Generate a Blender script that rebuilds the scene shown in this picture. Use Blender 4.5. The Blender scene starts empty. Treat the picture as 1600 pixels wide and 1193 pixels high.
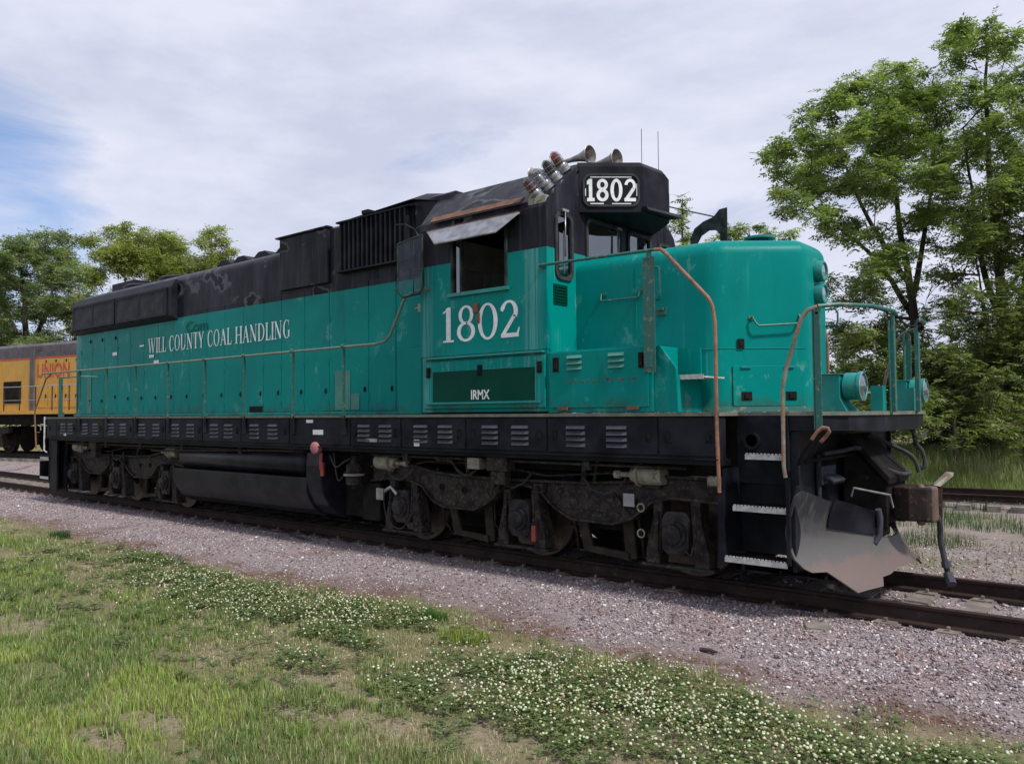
import bpy, bmesh, math, random
import numpy as np
from mathutils import Vector, Matrix
random.seed(7); RNG = np.random.default_rng(11)
R = math.radians
S = bpy.context.scene
# ---------------------------------------------------------------- camera
CAMP = (4.071, -8.6835, 1.7423); YAW, PIT, ROL, FPX = .6987, .0392, -.0076, 1258.85
cam = bpy.data.objects.new('camera', bpy.data.cameras.new('camera')); S.collection.objects.link(cam)
Fv = Vector((-math.sin(YAW)*math.cos(PIT), math.cos(YAW)*math.cos(PIT), math.sin(PIT)))
R0 = Vector((math.cos(YAW), math.sin(YAW), 0)); U0 = R0.cross(Fv)
Rv = R0*math.cos(ROL)+U0*math.sin(ROL); Uv = -R0*math.sin(ROL)+U0*math.cos(ROL)
cam.matrix_world = Matrix(((Rv.x, Uv.x, -Fv.x, CAMP[0]), (Rv.y, Uv.y, -Fv.y, CAMP[1]), (Rv.z, Uv.z, -Fv.z, CAMP[2]), (0, 0, 0, 1)))
cam.data.sensor_width = 36; cam.data.lens = FPX/1600*36; cam.data.clip_end = 2000; cam.data.clip_start = .05
S.camera = cam
# ---------------------------------------------------------------- world and sun
SUN = Vector((.62, -.08, .78)).normalized()          # direction towards the sun: ahead of the locomotive and high
elev = math.asin(SUN.z); azim = math.atan2(SUN.x, SUN.y)
w = bpy.data.worlds.new('World'); S.world = w; w.use_nodes = True
nt = w.node_tree; nt.nodes.clear()
def N(tree, t, **kw):
    n = tree.nodes.new(t)
    for k, v in kw.items():
        if k.startswith('i_'):
            key = k[2:]; key = int(key) if key.isdigit() else key.replace('_', ' ')
            n.inputs[key].default_value = v
        else: setattr(n, k, v)
    return n
sky = N(nt, 'ShaderNodeTexSky', sky_type='NISHITA', sun_disc=False, sun_elevation=elev, sun_rotation=azim)
sky.dust_density = 1.2
tc = N(nt, 'ShaderNodeTexCoord'); L = nt.links.new
mp = N(nt, 'ShaderNodeMapping'); mp.inputs['Rotation'].default_value = (R(20), R(12), R(35)); mp.inputs['Scale'].default_value = (1.0, 1.7, 4.2)
L(tc.outputs['Generated'], mp.inputs['Vector'])
n1 = N(nt, 'ShaderNodeTexNoise', i_Scale=2.3, i_Detail=10., i_Roughness=.60, i_Distortion=.5); L(mp.outputs[0], n1.inputs['Vector'])
n2 = N(nt, 'ShaderNodeTexNoise', i_Scale=2.8, i_Detail=8., i_Roughness=.58); L(mp.outputs[0], n2.inputs['Vector'])
# the clearer part of the sky lies low towards the rear of the locomotive
clear = Vector((-.94, .25, .20)).normalized()
dot = N(nt, 'ShaderNodeVectorMath', operation='DOT_PRODUCT'); dot.inputs[1].default_value = clear
L(tc.outputs['Generated'], dot.inputs[0])
cl = N(nt, 'ShaderNodeMapRange', interpolation_type='SMOOTHSTEP'); cl.inputs[1].default_value = .978; cl.inputs[2].default_value = .999
L(dot.outputs['Value'], cl.inputs[0])
def M(op, a, b, tree=nt, clamp=False):
    n = N(tree, 'ShaderNodeMath', operation=op, use_clamp=clamp)
    for i, v in enumerate((a, b)):
        if isinstance(v, (int, float)): n.inputs[i].default_value = v
        else: tree.links.new(v, n.inputs[i])
    return n.outputs[0]
dens = M('SUBTRACT', M('ADD', M('MULTIPLY', n1.outputs[0], 3.0), -.10), M('MULTIPLY', cl.outputs[0], 1.30), clamp=True)
dens = M('MULTIPLY_ADD', dens, .93) if False else M('ADD', M('MULTIPLY', dens, .93), .05)
cc = N(nt, 'ShaderNodeMix', data_type='RGBA'); cc.inputs[6].default_value = (4.0, 4.3, 5.35, 1); cc.inputs[7].default_value = (5.25, 5.4, 6.3, 1)
cr = N(nt, 'ShaderNodeMapRange'); cr.inputs[1].default_value = .35; cr.inputs[2].default_value = .62; L(n2.outputs[0], cr.inputs[0]); L(cr.outputs[0], cc.inputs[0])
sb = N(nt, 'ShaderNodeMix', data_type='RGBA', blend_type='MULTIPLY'); sb.inputs[0].default_value = 1; L(sky.outputs[0], sb.inputs[6]); sb.inputs[7].default_value = (.58, .76, 1.0, 1)
mx = N(nt, 'ShaderNodeMix', data_type='RGBA'); L(dens, mx.inputs[0]); L(sb.outputs[2], mx.inputs[6]); L(cc.outputs[2], mx.inputs[7])
bg = N(nt, 'ShaderNodeBackground'); bg.inputs[1].default_value = .1; L(mx.outputs[2], bg.inputs[0])
wo = N(nt, 'ShaderNodeOutputWorld'); L(bg.outputs[0], wo.inputs[0])
sl = bpy.data.lights.new('sun', 'SUN'); sl.energy = 2.7; sl.angle = R(7); sl.color = (1, .955, .88)
so = bpy.data.objects.new('sun', sl); S.collection.objects.link(so); so.rotation_euler = SUN.to_track_quat('Z', 'Y').to_euler(); so.location = (0, 0, 30)
S.view_settings.view_transform = 'Standard'; S.view_settings.look = 'None'; S.view_settings.exposure = .6; S.view_settings.gamma = 1
S.render.engine = 'CYCLES'; S.render.resolution_x = 1024; S.render.resolution_y = 763

def at(px, py, depth):                                 # a point along a sight line at a given distance
    d = Fv+Rv*((px-800)/FPX)-Uv*((py-596.5)/FPX)
    return Vector(CAMP)+d*depth
# ---------------------------------------------------------------- object helpers
COL = S.collection
def tag(o, label=None, cat=None, group=None, kind=None):
    if label: o['label'] = label
    if cat: o['category'] = cat
    if group: o['group'] = group
    if kind: o['kind'] = kind
    return o
def thing(name, loc, label, cat, group=None, rz=0):
    o = bpy.data.objects.new(name, None); COL.objects.link(o); o.empty_display_size = .3
    o.location = loc; o.rotation_euler = (0, 0, rz); return tag(o, label, cat, group)
OFF = [Vector((0, 0, 0))]
class MB:
    def __init__(s): s.v = []; s.f = []; s.sm = []
    def add(s, vs, fs, smooth=False):
        b = len(s.v); s.v += [tuple(v) for v in vs]; s.f += [tuple(i+b for i in f) for f in fs]; s.sm += [smooth]*len(fs); return s
    def box(s, x0, x1, y0, y1, z0, z1):
        if x0 > x1: x0, x1 = x1, x0
        if y0 > y1: y0, y1 = y1, y0
        if z0 > z1: z0, z1 = z1, z0
        return s.add([(x0,y0,z0),(x1,y0,z0),(x1,y1,z0),(x0,y1,z0),(x0,y0,z1),(x1,y0,z1),(x1,y1,z1),(x0,y1,z1)],
                     [(0,3,2,1),(4,5,6,7),(0,1,5,4),(1,2,6,5),(2,3,7,6),(3,0,4,7)])
    def prism(s, pts, ax, a, b):                       # 2-d outline extruded along an axis
        k = 'xyz'.index(ax); n = len(pts)
        def P(p, h):
            q = list(p); q.insert(k, h); return q
        ar = sum(pts[i][0]*pts[(i+1) % n][1]-pts[(i+1) % n][0]*pts[i][1] for i in range(n))
        if (ar > 0) == (ax == 'y'): pts = pts[::-1]
        lo, hi = min(a, b), max(a, b)
        return s.add([P(p, lo) for p in pts]+[P(p, hi) for p in pts],
                     [tuple(range(n))[::-1], tuple(range(n, 2*n))]+[(i, (i+1) % n, (i+1) % n+n, i+n) for i in range(n)])
    def loft(s, rings, close=True, smooth=False, cap=True):
        n = len(rings[0]); b = []; fs = []
        for r in rings: b += list(r)
        for k in range(len(rings)-1):
            for i in range(n if close else n-1):
                fs.append((k*n+i, k*n+(i+1) % n, (k+1)*n+(i+1) % n, (k+1)*n+i))
        if cap: fs += [tuple(range(n))[::-1], tuple(range((len(rings)-1)*n, len(rings)*n))]
        return s.add(b, fs, smooth)
    def tube(s, pts, r, n=8, r2=None):
        pts = [Vector(p) for p in pts]; m = len(pts); rings = []
        up = None
        for i, p in enumerate(pts):
            d = (pts[min(i+1, m-1)]-pts[max(i-1, 0)]).normalized()
            if up is None: up = Vector((0, 0, 1)) if abs(d.z) < .9 else Vector((1, 0, 0))
            a = d.cross(up).normalized(); up = a.cross(d).normalized()
            rr = r if r2 is None else r+(r2-r)*i/(m-1)
            rings.append([p+(a*math.cos(t)+up*math.sin(t))*rr for t in [2*math.pi*k/n for k in range(n)]])
        return s.loft(rings, smooth=True)
    def lathe(s, prof, org, d, n=20):                  # prof: (radius, distance along d)
        o = Vector(org); d = Vector(d).normalized(); up = Vector((0, 0, 1)) if abs(d.z) < .9 else Vector((1, 0, 0))
        a = d.cross(up).normalized(); b = a.cross(d)
        return s.loft([[o+d*h+(a*math.cos(t)+b*math.sin(t))*max(r, 1e-4) for t in [2*math.pi*k/n for k in range(n)]] for r, h in prof], smooth=True)
    def quad(s, a, b, c, d): return s.add([a, b, c, d], [(0, 1, 2, 3)])
    def build(s, name, mat, parent=None, label=None, bevel=0, off=None, segs=2):
        me = bpy.data.meshes.new(name)
        o3 = OFF[0] if off is None else off
        me.from_pydata([(v[0]-o3[0], v[1]-o3[1], v[2]-o3[2]) for v in s.v], [], s.f)
        me.polygons.foreach_set('use_smooth', s.sm); me.materials.append(mat)
        bm = bmesh.new(); bm.from_mesh(me); bmesh.ops.recalc_face_normals(bm, faces=bm.faces)
        for e in bm.edges:
            if len(e.link_faces) == 2 and e.calc_face_angle(0) > R(38): e.smooth = False
        bm.to_mesh(me); bm.free()
        ob = bpy.data.objects.new(name, me); COL.objects.link(ob)
        if parent: ob.parent = parent
        if label: ob['label'] = label
        if bevel:
            m = ob.modifiers.new('bevel', 'BEVEL'); m.width = bevel; m.segments = segs; m.limit_method = 'ANGLE'; m.angle_limit = R(40); m.harden_normals = False
        return ob
def soup(name, V, F, mat, colors=None, parent=None, smooth=False):   # big numpy meshes
    me = bpy.data.meshes.new(name); k = F.shape[1]
    me.vertices.add(len(V)); me.vertices.foreach_set('co', np.ascontiguousarray(V, dtype=np.float32).ravel())
    me.loops.add(F.size); me.loops.foreach_set('vertex_index', F.astype(np.int32).ravel())
    me.polygons.add(len(F)); me.polygons.foreach_set('loop_start', np.arange(0, F.size, k, dtype=np.int32))
    me.polygons.foreach_set('loop_total', np.full(len(F), k, dtype=np.int32))
    if smooth: me.polygons.foreach_set('use_smooth', np.ones(len(F), dtype=bool))
    me.update(calc_edges=True)
    if colors is not None:
        a = me.color_attributes.new('tint', 'FLOAT_COLOR', 'POINT')
        c = np.ones((len(V), 4), dtype=np.float32); c[:, :3] = colors; a.data.foreach_set('color', c.ravel())
    me.materials.append(mat)
    o = bpy.data.objects.new(name, me); COL.objects.link(o)
    if parent: o.parent = parent
    return o
# ---------------------------------------------------------------- materials
MATS = {}
def newmat(name):
    m = bpy.data.materials.new(name); m.use_nodes = True; m.node_tree.nodes.clear()
    t = m.node_tree; b = N(t, 'ShaderNodeBsdfPrincipled'); o = N(t, 'ShaderNodeOutputMaterial'); t.links.new(b.outputs[0], o.inputs[0]); MATS[name] = m
    return m, t, b
def c4(c): return (c[0], c[1], c[2], 1)
def noise(t, scale, detail=4, rough=.55, vec=None, sc=None, dist=0):
    n = N(t, 'ShaderNodeTexNoise', i_Scale=float(scale), i_Detail=float(detail), i_Roughness=float(rough), i_Distortion=float(dist))
    if vec is None:
        c = N(t, 'ShaderNodeTexCoord'); vec = c.outputs['Object']
    if sc is not None:
        m = N(t, 'ShaderNodeMapping'); m.inputs['Scale'].default_value = sc; t.links.new(vec, m.inputs[0]); vec = m.outputs[0]
    t.links.new(vec, n.inputs['Vector']); return n.outputs[0]
def ramp(t, v, a, b, smooth=True):
    n = N(t, 'ShaderNodeMapRange', interpolation_type='SMOOTHSTEP' if smooth else 'LINEAR'); n.inputs[1].default_value = a; n.inputs[2].default_value = b; t.links.new(v, n.inputs[0]); return n.outputs[0]
def mix(t, f, a, b, blend='MIX'):
    n = N(t, 'ShaderNodeMix', data_type='RGBA', blend_type=blend)
    for i, v in ((0, f), (6, a), (7, b)):
        if isinstance(v, (int, float)): n.inputs[i].default_value = v
        elif isinstance(v, tuple): n.inputs[i].default_value = c4(v)
        else: t.links.new(v, n.inputs[i])
    return n.outputs[2]
def bump(t, b, h, strength=.3, dist=.01):
    n = N(t, 'ShaderNodeBump'); n.inputs['Strength'].default_value = strength; n.inputs['Distance'].default_value = dist; t.links.new(h, n.inputs['Height']); t.links.new(n.outputs[0], b.inputs['Normal'])
def simple(name, c1, c2=None, rough=.5, metal=0, scale=6, spots=None, bstr=.15, spot_lo=.58):
    m, t, b = newmat(name); c2 = c2 or tuple(x*.7 for x in c1)
    n = noise(t, scale, 6); col = mix(t, ramp(t, n, .35, .65), c1, c2)
    if spots: col = mix(t, ramp(t, noise(t, scale*2.3, 8, .65), spot_lo, spot_lo+.06), col, spots)
    t.links.new(col, b.inputs['Base Color']); b.inputs['Roughness'].default_value = rough; b.inputs['Metallic'].default_value = metal
    if max(c1) < .1: b.inputs['Specular IOR Level'].default_value = .07
    if bstr: bump(t, b, noise(t, scale*8, 3), bstr, .004)
    return m
GREEN = (.0002, .215, .195); BLACK = (.010, .0105, .015)
def paint(name, split, top=True):
    """green locomotive enamel, black above the stripe height, weathered"""
    m, t, b = newmat(name); c = N(t, 'ShaderNodeTexCoord'); ob = c.outputs['Object']
    sx = N(t, 'ShaderNodeSeparateXYZ'); t.links.new(ob, sx.inputs[0]); z = sx.outputs[2]
    g = mix(t, ramp(t, noise(t, .55, 3, .5, ob), .35, .7), GREEN, (.0003, .175, .162))
    fade = ramp(t, noise(t, 1.0, 7, .65, ob, (5, 5, .35)), .55, .8)
    g = mix(t, M('MULTIPLY', fade, .28, t), g, (.014, .27, .25))
    drip = ramp(t, noise(t, 1.0, 8, .7, ob, (16, 16, .5)), .54, .70)
    g = mix(t, M('MULTIPLY', drip, M('MULTIPLY', ramp(t, noise(t, .9, 3, .5, ob), .5, .66), .6, t), t), g, (.10, .36, .34))
    scf = M('MULTIPLY', ramp(t, noise(t, 5, 9, .72, ob, (1, 1, .6)), .565, .63), ramp(t, noise(t, 1.3, 3, .5, ob), .46, .57), t); g = mix(t, M('MULTIPLY', scf, .50, t), g, (.12, .36, .33))
    chp = ramp(t, noise(t, 26, 5, .7, ob), .735, .75); g = mix(t, chp, g, (.02, .05, .045))
    dirt = ramp(t, noise(t, 1.0, 8, .7, ob, (3, 3, .8)), .56, .72)
    g = mix(t, M('MULTIPLY', dirt, .30, t), g, (.005, .075, .065))
    oi = N(t, 'ShaderNodeObjectInfo'); g = mix(t, M('MULTIPLY', ramp(t, oi.outputs['Random'], 0, 1, False), .16, t), g, (.0003, .14, .13))
    soot = ramp(t, noise(t, 1.0, 7, .68, ob, (7, 7, .7)), .57, .72); g = mix(t, M('MULTIPLY', soot, M('MULTIPLY', ramp(t, z, 2.2, 3.7), .22, t), t), g, (.008, .055, .052))
    rs = ramp(t, noise(t, 4, 8, .7, ob), .71, .75); g = mix(t, M('MULTIPLY', rs, .8, t), g, (.05, .032, .02))
    xx = sx.outputs[0]
    if name == 'cab_paint':                             # bleached runs down the cab corners
        for xc, wd in ((5.36, .17), (3.62, .13)):
            d_ = ramp(t, M('ABSOLUTE', M('SUBTRACT', xx, xc, t), 0, t), wd, wd*.35); g = mix(t, M('MULTIPLY', M('MULTIPLY', d_, ramp(t, noise(t, 1.0, 7, .7, ob, (26, 26, .45)), .40, .60), t), .62, t), g, (.14, .33, .33))
    low = M('MULTIPLY', ramp(t, z, 2.0, 1.76), ramp(t, noise(t, 5, 6, .6, ob), .42, .62), t)
    g = mix(t, M('MULTIPLY', low, .55, t), g, (.045, .05, .04))
    k = mix(t, ramp(t, noise(t, 1.4, 6, .6, ob, (2.5, 2.5, .6)), .38, .66), BLACK, (.024, .025, .033))
    k = mix(t, M('MULTIPLY', ramp(t, noise(t, 1, 8, .7, ob, (14, 14, .6)), .50, .74), .45, t), k, (.08, .083, .10))
    pn = noise(t, 1.25, 5, .52, ob, (1.0, 1.0, 1.2), .3)
    k = mix(t, M('MULTIPLY', ramp(t, pn, .565, .60), .55, t), k, (.11, .115, .13)); k = mix(t, ramp(t, pn, .612, .622), k, (.004, .004, .006))
    if split is None: col = g
    else:
        zz = M('ADD', z, M('MULTIPLY', M('SUBTRACT', noise(t, 14, 4, .5, ob), .5, t), .012, t), t)
        f = M('GREATER_THAN', zz, split, t); col = mix(t, f, g, k)
    t.links.new(col, b.inputs['Base Color'])
    b.inputs['Specular IOR Level'].default_value = .07
    rr = M('ADD', M('MULTIPLY', noise(t, 3, 5, .6, ob), .35, t), .18, t); t.links.new(rr, b.inputs['Roughness'])
    bump(t, b, noise(t, 2.2, 3, .5, ob), .35, .012)
    return m
paint('loco_paint', 3.645); paint('cab_paint', 3.63); paint('green_paint', None)
simple('black_paint', (.0085, .009, .0135), (.020, .021, .028), .42, 0, 3, (.07, .07, .08), .2, .72)
simple('louver_black', (.062, .066, .084), (.040, .043, .054), .42, 0, 5)
simple('under_black', (.009, .0085, .009), (.018, .016, .015), .75, 0, 5, (.04, .033, .026), .5, .64)
simple('truck_iron', (.018, .016, .017), (.044, .038, .034), .6, 0, 9, (.075, .062, .048), .5, .55)
simple('wheel_steel', (.030, .023, .020), (.018, .015, .014), .55, .3, 6)
simple('rim_steel', (.11, .085, .07), (.06, .045, .035), .4, .6, 10)
simple('copper_rust', (.26, .118, .07), (.16, .08, .05), .6, 0, 9, (.12, .06, .04), .4, .56)
simple('worn_rail', (.17, .16, .12), (.05, .17, .14), .5, 0, 9, (.26, .13, .08), .3, .55)
simple('worn_rail2', (.24, .215, .18), (.10, .12, .105), .5, .1, 7, (.24, .13, .08), .3, .48)
simple('green_pipe', (.006, .105, .088), (.018, .10, .082), .5, 0, 8, (.17, .14, .10), .3, .56)
simple('teal_part', (.0005, .20, .182), (.001, .165, .15), .4, 0, 5, (.06, .20, .18), .2, .6)
simple('dark_green', (.0005, .048, .032), (.001, .042, .028), .45, 0, 3)
simple('patch_green', (.055, .20, .165), (.04, .165, .14), .6, 0, 4)
simple('white_paint', (.74, .76, .78), (.60, .63, .66), .5, 0, 9, (.35, .40, .40), .1, .66)
simple('white_tread', (.48, .48, .48), (.32, .32, .32), .6, 0, 20, (.12, .11, .1), .3, .60)
simple('rail_rust', (.030, .020, .018), (.045, .030, .026), .6, .1, 6, (.08, .05, .035), .4, .6)
simple('rail_head', (.075, .055, .05), (.11, .085, .075), .42, .6, 5)
simple('sleeper_wood', (.20, .175, .155), (.12, .10, .09), .9, 0, 5, (.30, .27, .25), .8, .6)
simple('rust_metal', (.12, .07, .05), (.075, .05, .04), .7, 0, 7, (.17, .09, .06), .4)
simple('cream_paint', (.28, .28, .21), (.19, .18, .145), .6, 0, 8, (.10, .09, .07), .3, .55)
simple('grey_box', (.30, .31, .32), (.22, .23, .24), .6, 0, 8)
simple('red_paint', (.30, .035, .03), (.2, .03, .025), .6, 0, 10)
simple('pink_paint', (.42, .16, .17), (.34, .13, .14), .6, 0, 10)
simple('galvanised', (.38, .39, .41), (.22, .22, .24), .38, .75, 7)
simple('horn_metal', (.34, .32, .31), (.20, .18, .17), .5, .5, 10, (.1, .08, .07), .3)
simple('mirror_frame', (.012, .022, .022), (.05, .06, .06), .5, 0, 6)
simple('rubber', (.03, .032, .036), (.05, .05, .055), .55, 0, 8)
simple('seat_dark', (.11, .10, .095), (.16, .145, .13), .8)
simple('cab_lining', (.46, .48, .45), (.34, .36, .33), .8)
simple('ghost_green', (.002, .095, .075), (.002, .11, .09), .45, 0, 5)
simple('rust_brown', (.17, .07, .035), (.09, .045, .03), .75, 0, 6)
def plowmat():
    m, t, b = newmat('plow_steel'); c = N(t, 'ShaderNodeTexCoord'); ob = c.outputs['Object']
    sx = N(t, 'ShaderNodeSeparateXYZ'); t.links.new(ob, sx.inputs[0]); z = M('ADD', sx.outputs[2], M('MULTIPLY', M('SUBTRACT', noise(t, 4.5, 9, .72, ob), .5, t), .46, t), t)
    col = mix(t, ramp(t, z, .86, .52), (.030, .034, .042), (.090, .086, .085))
    col = mix(t, ramp(t, z, .42, .33), col, (.132, .096, .086))
    col = mix(t, M('MULTIPLY', ramp(t, noise(t, 1, 9, .75, ob, (4, 14, 2)), .52, .66), .8, t), col, (.10, .094, .09))
    t.links.new(col, b.inputs['Base Color']); b.inputs['Roughness'].default_value = .5; b.inputs['Metallic'].default_value = .25
    bump(t, b, noise(t, 5, 5, .6, ob), .4, .01)
plowmat()
def glassmat(name, tint, rough=.03, alpha=.35):
    m, t, b = newmat(name); t.nodes.remove(b)
    g = N(t, 'ShaderNodeBsdfGlossy', i_Roughness=rough); g.inputs[0].default_value = (.85, .9, .95, 1)
    tr = N(t, 'ShaderNodeBsdfTransparent'); tr.inputs[0].default_value = c4(tint)
    fr = N(t, 'ShaderNodeFresnel', i_IOR=1.5); ge = N(t, 'ShaderNodeNewGeometry'); lw = M('MULTIPLY', M('ADD', M('MULTIPLY', fr.outputs[0], 1.2, t), alpha, t, True), M('SUBTRACT', 1.0, ge.outputs['Backfacing'], t), t)
    ms = N(t, 'ShaderNodeMixShader'); t.links.new(lw, ms.inputs[0]); t.links.new(tr.outputs[0], ms.inputs[1]); t.links.new(g.outputs[0], ms.inputs[2])
    t.links.new(ms.outputs[0], t.nodes['Material Output'].inputs[0])
glassmat('window_glass', (.35, .37, .38), .02, .16)
glassmat('clear_glass', (.86, .88, .88), .02, -.03)
simple('tank_paint', (.010, .0105, .015), (.022, .023, .030), .33, 0, 3, (.07, .07, .08), .2, .66); [setattr(n.inputs['Specular IOR Level'], 'default_value', .15) for n in MATS['tank_paint'].node_tree.nodes if n.type == 'BSDF_PRINCIPLED']
simple('coupler_iron', (.034, .027, .024), (.022, .019, .018), .6, 0, 9, (.075, .048, .036), .4, .56)
glassmat('lamp_glass', (.9, .92, .95), .05, .25)
glassmat('red_lens', (.45, .02, .015), .08, .06)
glassmat('clear_lens', (.75, .78, .8), .06, .12)
m, t, b = newmat('reflector'); b.inputs['Base Color'].default_value = (.8, .82, .85, 1); b.inputs['Metallic'].default_value = 1; b.inputs['Roughness'].default_value = .12
def attrmat(name, rough=.7, trans=0., var=0.12):
    m, t, b = newmat(name); a = N(t, 'ShaderNodeAttribute', attribute_name='tint')
    b.inputs['Roughness'].default_value = rough; t.links.new(a.outputs[0], b.inputs['Base Color'])
    b.inputs['Specular IOR Level'].default_value = .3
    if trans:
        tr = N(t, 'ShaderNodeBsdfTranslucent'); cm = mix(t, 1.0, a.outputs[0], (1.0, 1.25, .5), 'MULTIPLY'); t.links.new(cm, tr.inputs[0])
        ms = N(t, 'ShaderNodeMixShader'); ms.inputs[0].default_value = trans
        t.links.new(b.outputs[0], ms.inputs[1]); t.links.new(tr.outputs[0], ms.inputs[2]); t.links.new(ms.outputs[0], t.nodes['Material Output'].inputs[0])
    return m
attrmat('leaf', .5, .48); attrmat('grass_blade', .6, .3); attrmat('stone', .8); attrmat('petal', .7, .25)
simple('brake_tan', (.052, .044, .034), (.03, .026, .022), .8, 0, 6)
simple('bark', (.075, .062, .052), (.045, .037, .032), .9, 0, 3, None, .8)
simple('bark_dark', (.07, .06, .055), (.045, .04, .036), .9, 0, 3, None, .8)
# ================================================================ ground
def sstep(a, b, x):
    t_ = np.clip((x-a)/(b-a), 0, 1); return t_*t_*(3-2*t_)
_ph = RNG.random((24, 4))
def vnoise(x, y, s=1.0):                              # cheap smooth noise from summed sines, about 0..1
    v = 0
    for i in range(10):
        a = _ph[i, 0]*6.28; k = s*(.6+1.5*_ph[i, 1]*(1+i*.35)); v = v+np.sin((x*math.cos(a)+y*math.sin(a))*k+_ph[i, 2]*6.28+1.3*np.sin((x*math.sin(a)-y*math.cos(a))*k*.6+_ph[i, 3]*6))
    return .5+v/9.
PATH2 = [(-50, .6), (-33.5, 3.9), (-26, 5.4), (-22, 6.2), (-18, 7.0), (-14, 7.8), (-9, 8.9), (-5, 9.95), (-2, 10.7), (1, 11.12), (4, 11.25), (40, 11.25)]
EX = [-40, -13.9, -12.26, -6.93, -4.57, -2.76, -1.97, -.1, .78, 1.86, 2.4, 3.15, 40]
EY = [-2.9, -2.97, -2.86, -3.10, -3.1, -2.8, -2.62, -3.05, -2.91, -3.19, -3.06, -3.05, -3.1]
def edge_y(x): return np.interp(x, EX, EY)
def gz(x, y):                                          # ground height (0 = rail head)
    z = -.200+.032*sstep(.80, 1.02, np.abs(y))*(y < 2)-.090*sstep(1.25, 3.1, np.abs(y))
    z = z+.02*(vnoise(x, y, .8)-.5)*sstep(2, 3.5, np.abs(y))
    z = z+.012*(vnoise(x, y, 4)-.5)+.30*sstep(-12, -26, x)*sstep(1.6, 2.9, y+sstep(-30, -46, x)*2)
    return z+np.where(y > 3, sstep(20, 70, y)*.25, 0)
def axis(lim, step, far):
    a = list(np.arange(lim[0], lim[1], step)); 
    s = step
    hi = [lim[1]]; lo = [lim[0]]
    while hi[-1] < far: s *= 1.25; hi.append(hi[-1]+s)
    s = step
    while lo[-1] > -far: s *= 1.25; lo.append(lo[-1]-s)
    return np.array(sorted(set(lo[::-1][:-1]+a+hi)))
gx = axis((-22, 6), .14, 900); gy = axis((-9, 4), .12, 900)
X, Y = np.meshgrid(gx, gy, indexing='ij'); V = np.stack([X, Y, gz(X, Y)], -1).reshape(-1, 3)
nx, ny = X.shape; I = np.arange(nx*ny).reshape(nx, ny)
Fq = np.stack([I[:-1, :-1], I[1:, :-1], I[1:, 1:], I[:-1, 1:]], -1).reshape(-1, 4)
# zone weights go into a vertex attribute: r = gravel, g = bare dirt
xx, yy = V[:, 0], V[:, 1]; ey = edge_y(xx)
wob = (vnoise(xx, yy, 2.2)-.5)*.35
grav = sstep(-.10, .12, yy-ey+wob)
track2 = np.interp(xx, [p[0] for p in PATH2], [p[1] for p in PATH2])
yb = np.where(xx > -60, track2, 0)
far_grav = 1-sstep(1.3, 2.4, np.abs(yy-yb)+wob*2)
mid_w = sstep(1.5, 3.2, yy)*(1-sstep(-2.5, -1.0, yy-yb))
mid_w = mid_w*sstep(-18, -8, xx)*.75
grav = np.where(yy > 1.5, np.clip(np.where(yy < yb+1.2, 1-mid_w*(.35+.65*vnoise(xx, yy, 1.1)), far_grav), 0, 1), grav)
dirt = np.exp(-((yy-ey-.16+wob)/.30)**2)*(.45+.55*sstep(.35, .55, vnoise(xx+9, yy, 1.6)))
col = np.stack([grav, np.clip(dirt, 0, 1), np.zeros_like(grav)], -1)
m, t, b = newmat('ground_mat'); a = N(t, 'ShaderNodeAttribute', attribute_name='tint'); sp = N(t, 'ShaderNodeSeparateColor'); t.links.new(a.outputs[0], sp.inputs[0])
c = N(t, 'ShaderNodeTexCoord'); ob = c.outputs['Object']
gr = mix(t, ramp(t, noise(t, 30, 6, .7, ob), .35, .68), (.18, .145, .15), (.34, .295, .30))
gr = mix(t, ramp(t, noise(t, 70, 3, .6, ob), .58, .68), gr, (.46, .43, .43))
gr = mix(t, ramp(t, noise(t, .9, 5, .6, ob), .5, .72), gr, (.15, .11, .10))
so_ = mix(t, ramp(t, noise(t, 1.6, 6, .6, ob), .42, .60), (.17, .165, .075), (.27, .225, .155))
so_ = mix(t, ramp(t, noise(t, 22, 5, .7, ob), .45, .7), so_, (.15, .125, .09))
so_ = mix(t, ramp(t, noise(t, .35, 4, .6, ob), .45, .6), so_, (.13, .15, .055))
cl_ = mix(t, sp.outputs[0], so_, gr); cl_ = mix(t, M('MULTIPLY', sp.outputs[1], ramp(t, noise(t, 9, 5, .7, ob), .3, .6), t), cl_, (.115, .062, .040))
t.links.new(cl_, b.inputs['Base Color']); b.inputs['Roughness'].default_value = .95; b.inputs['Specular IOR Level'].default_value = .15
bump(t, b, noise(t, 34, 5, .7, ob), .8, .03)
g_ = soup('ground', V, Fq, m, col, smooth=True); tag(g_, kind='structure')

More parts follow.
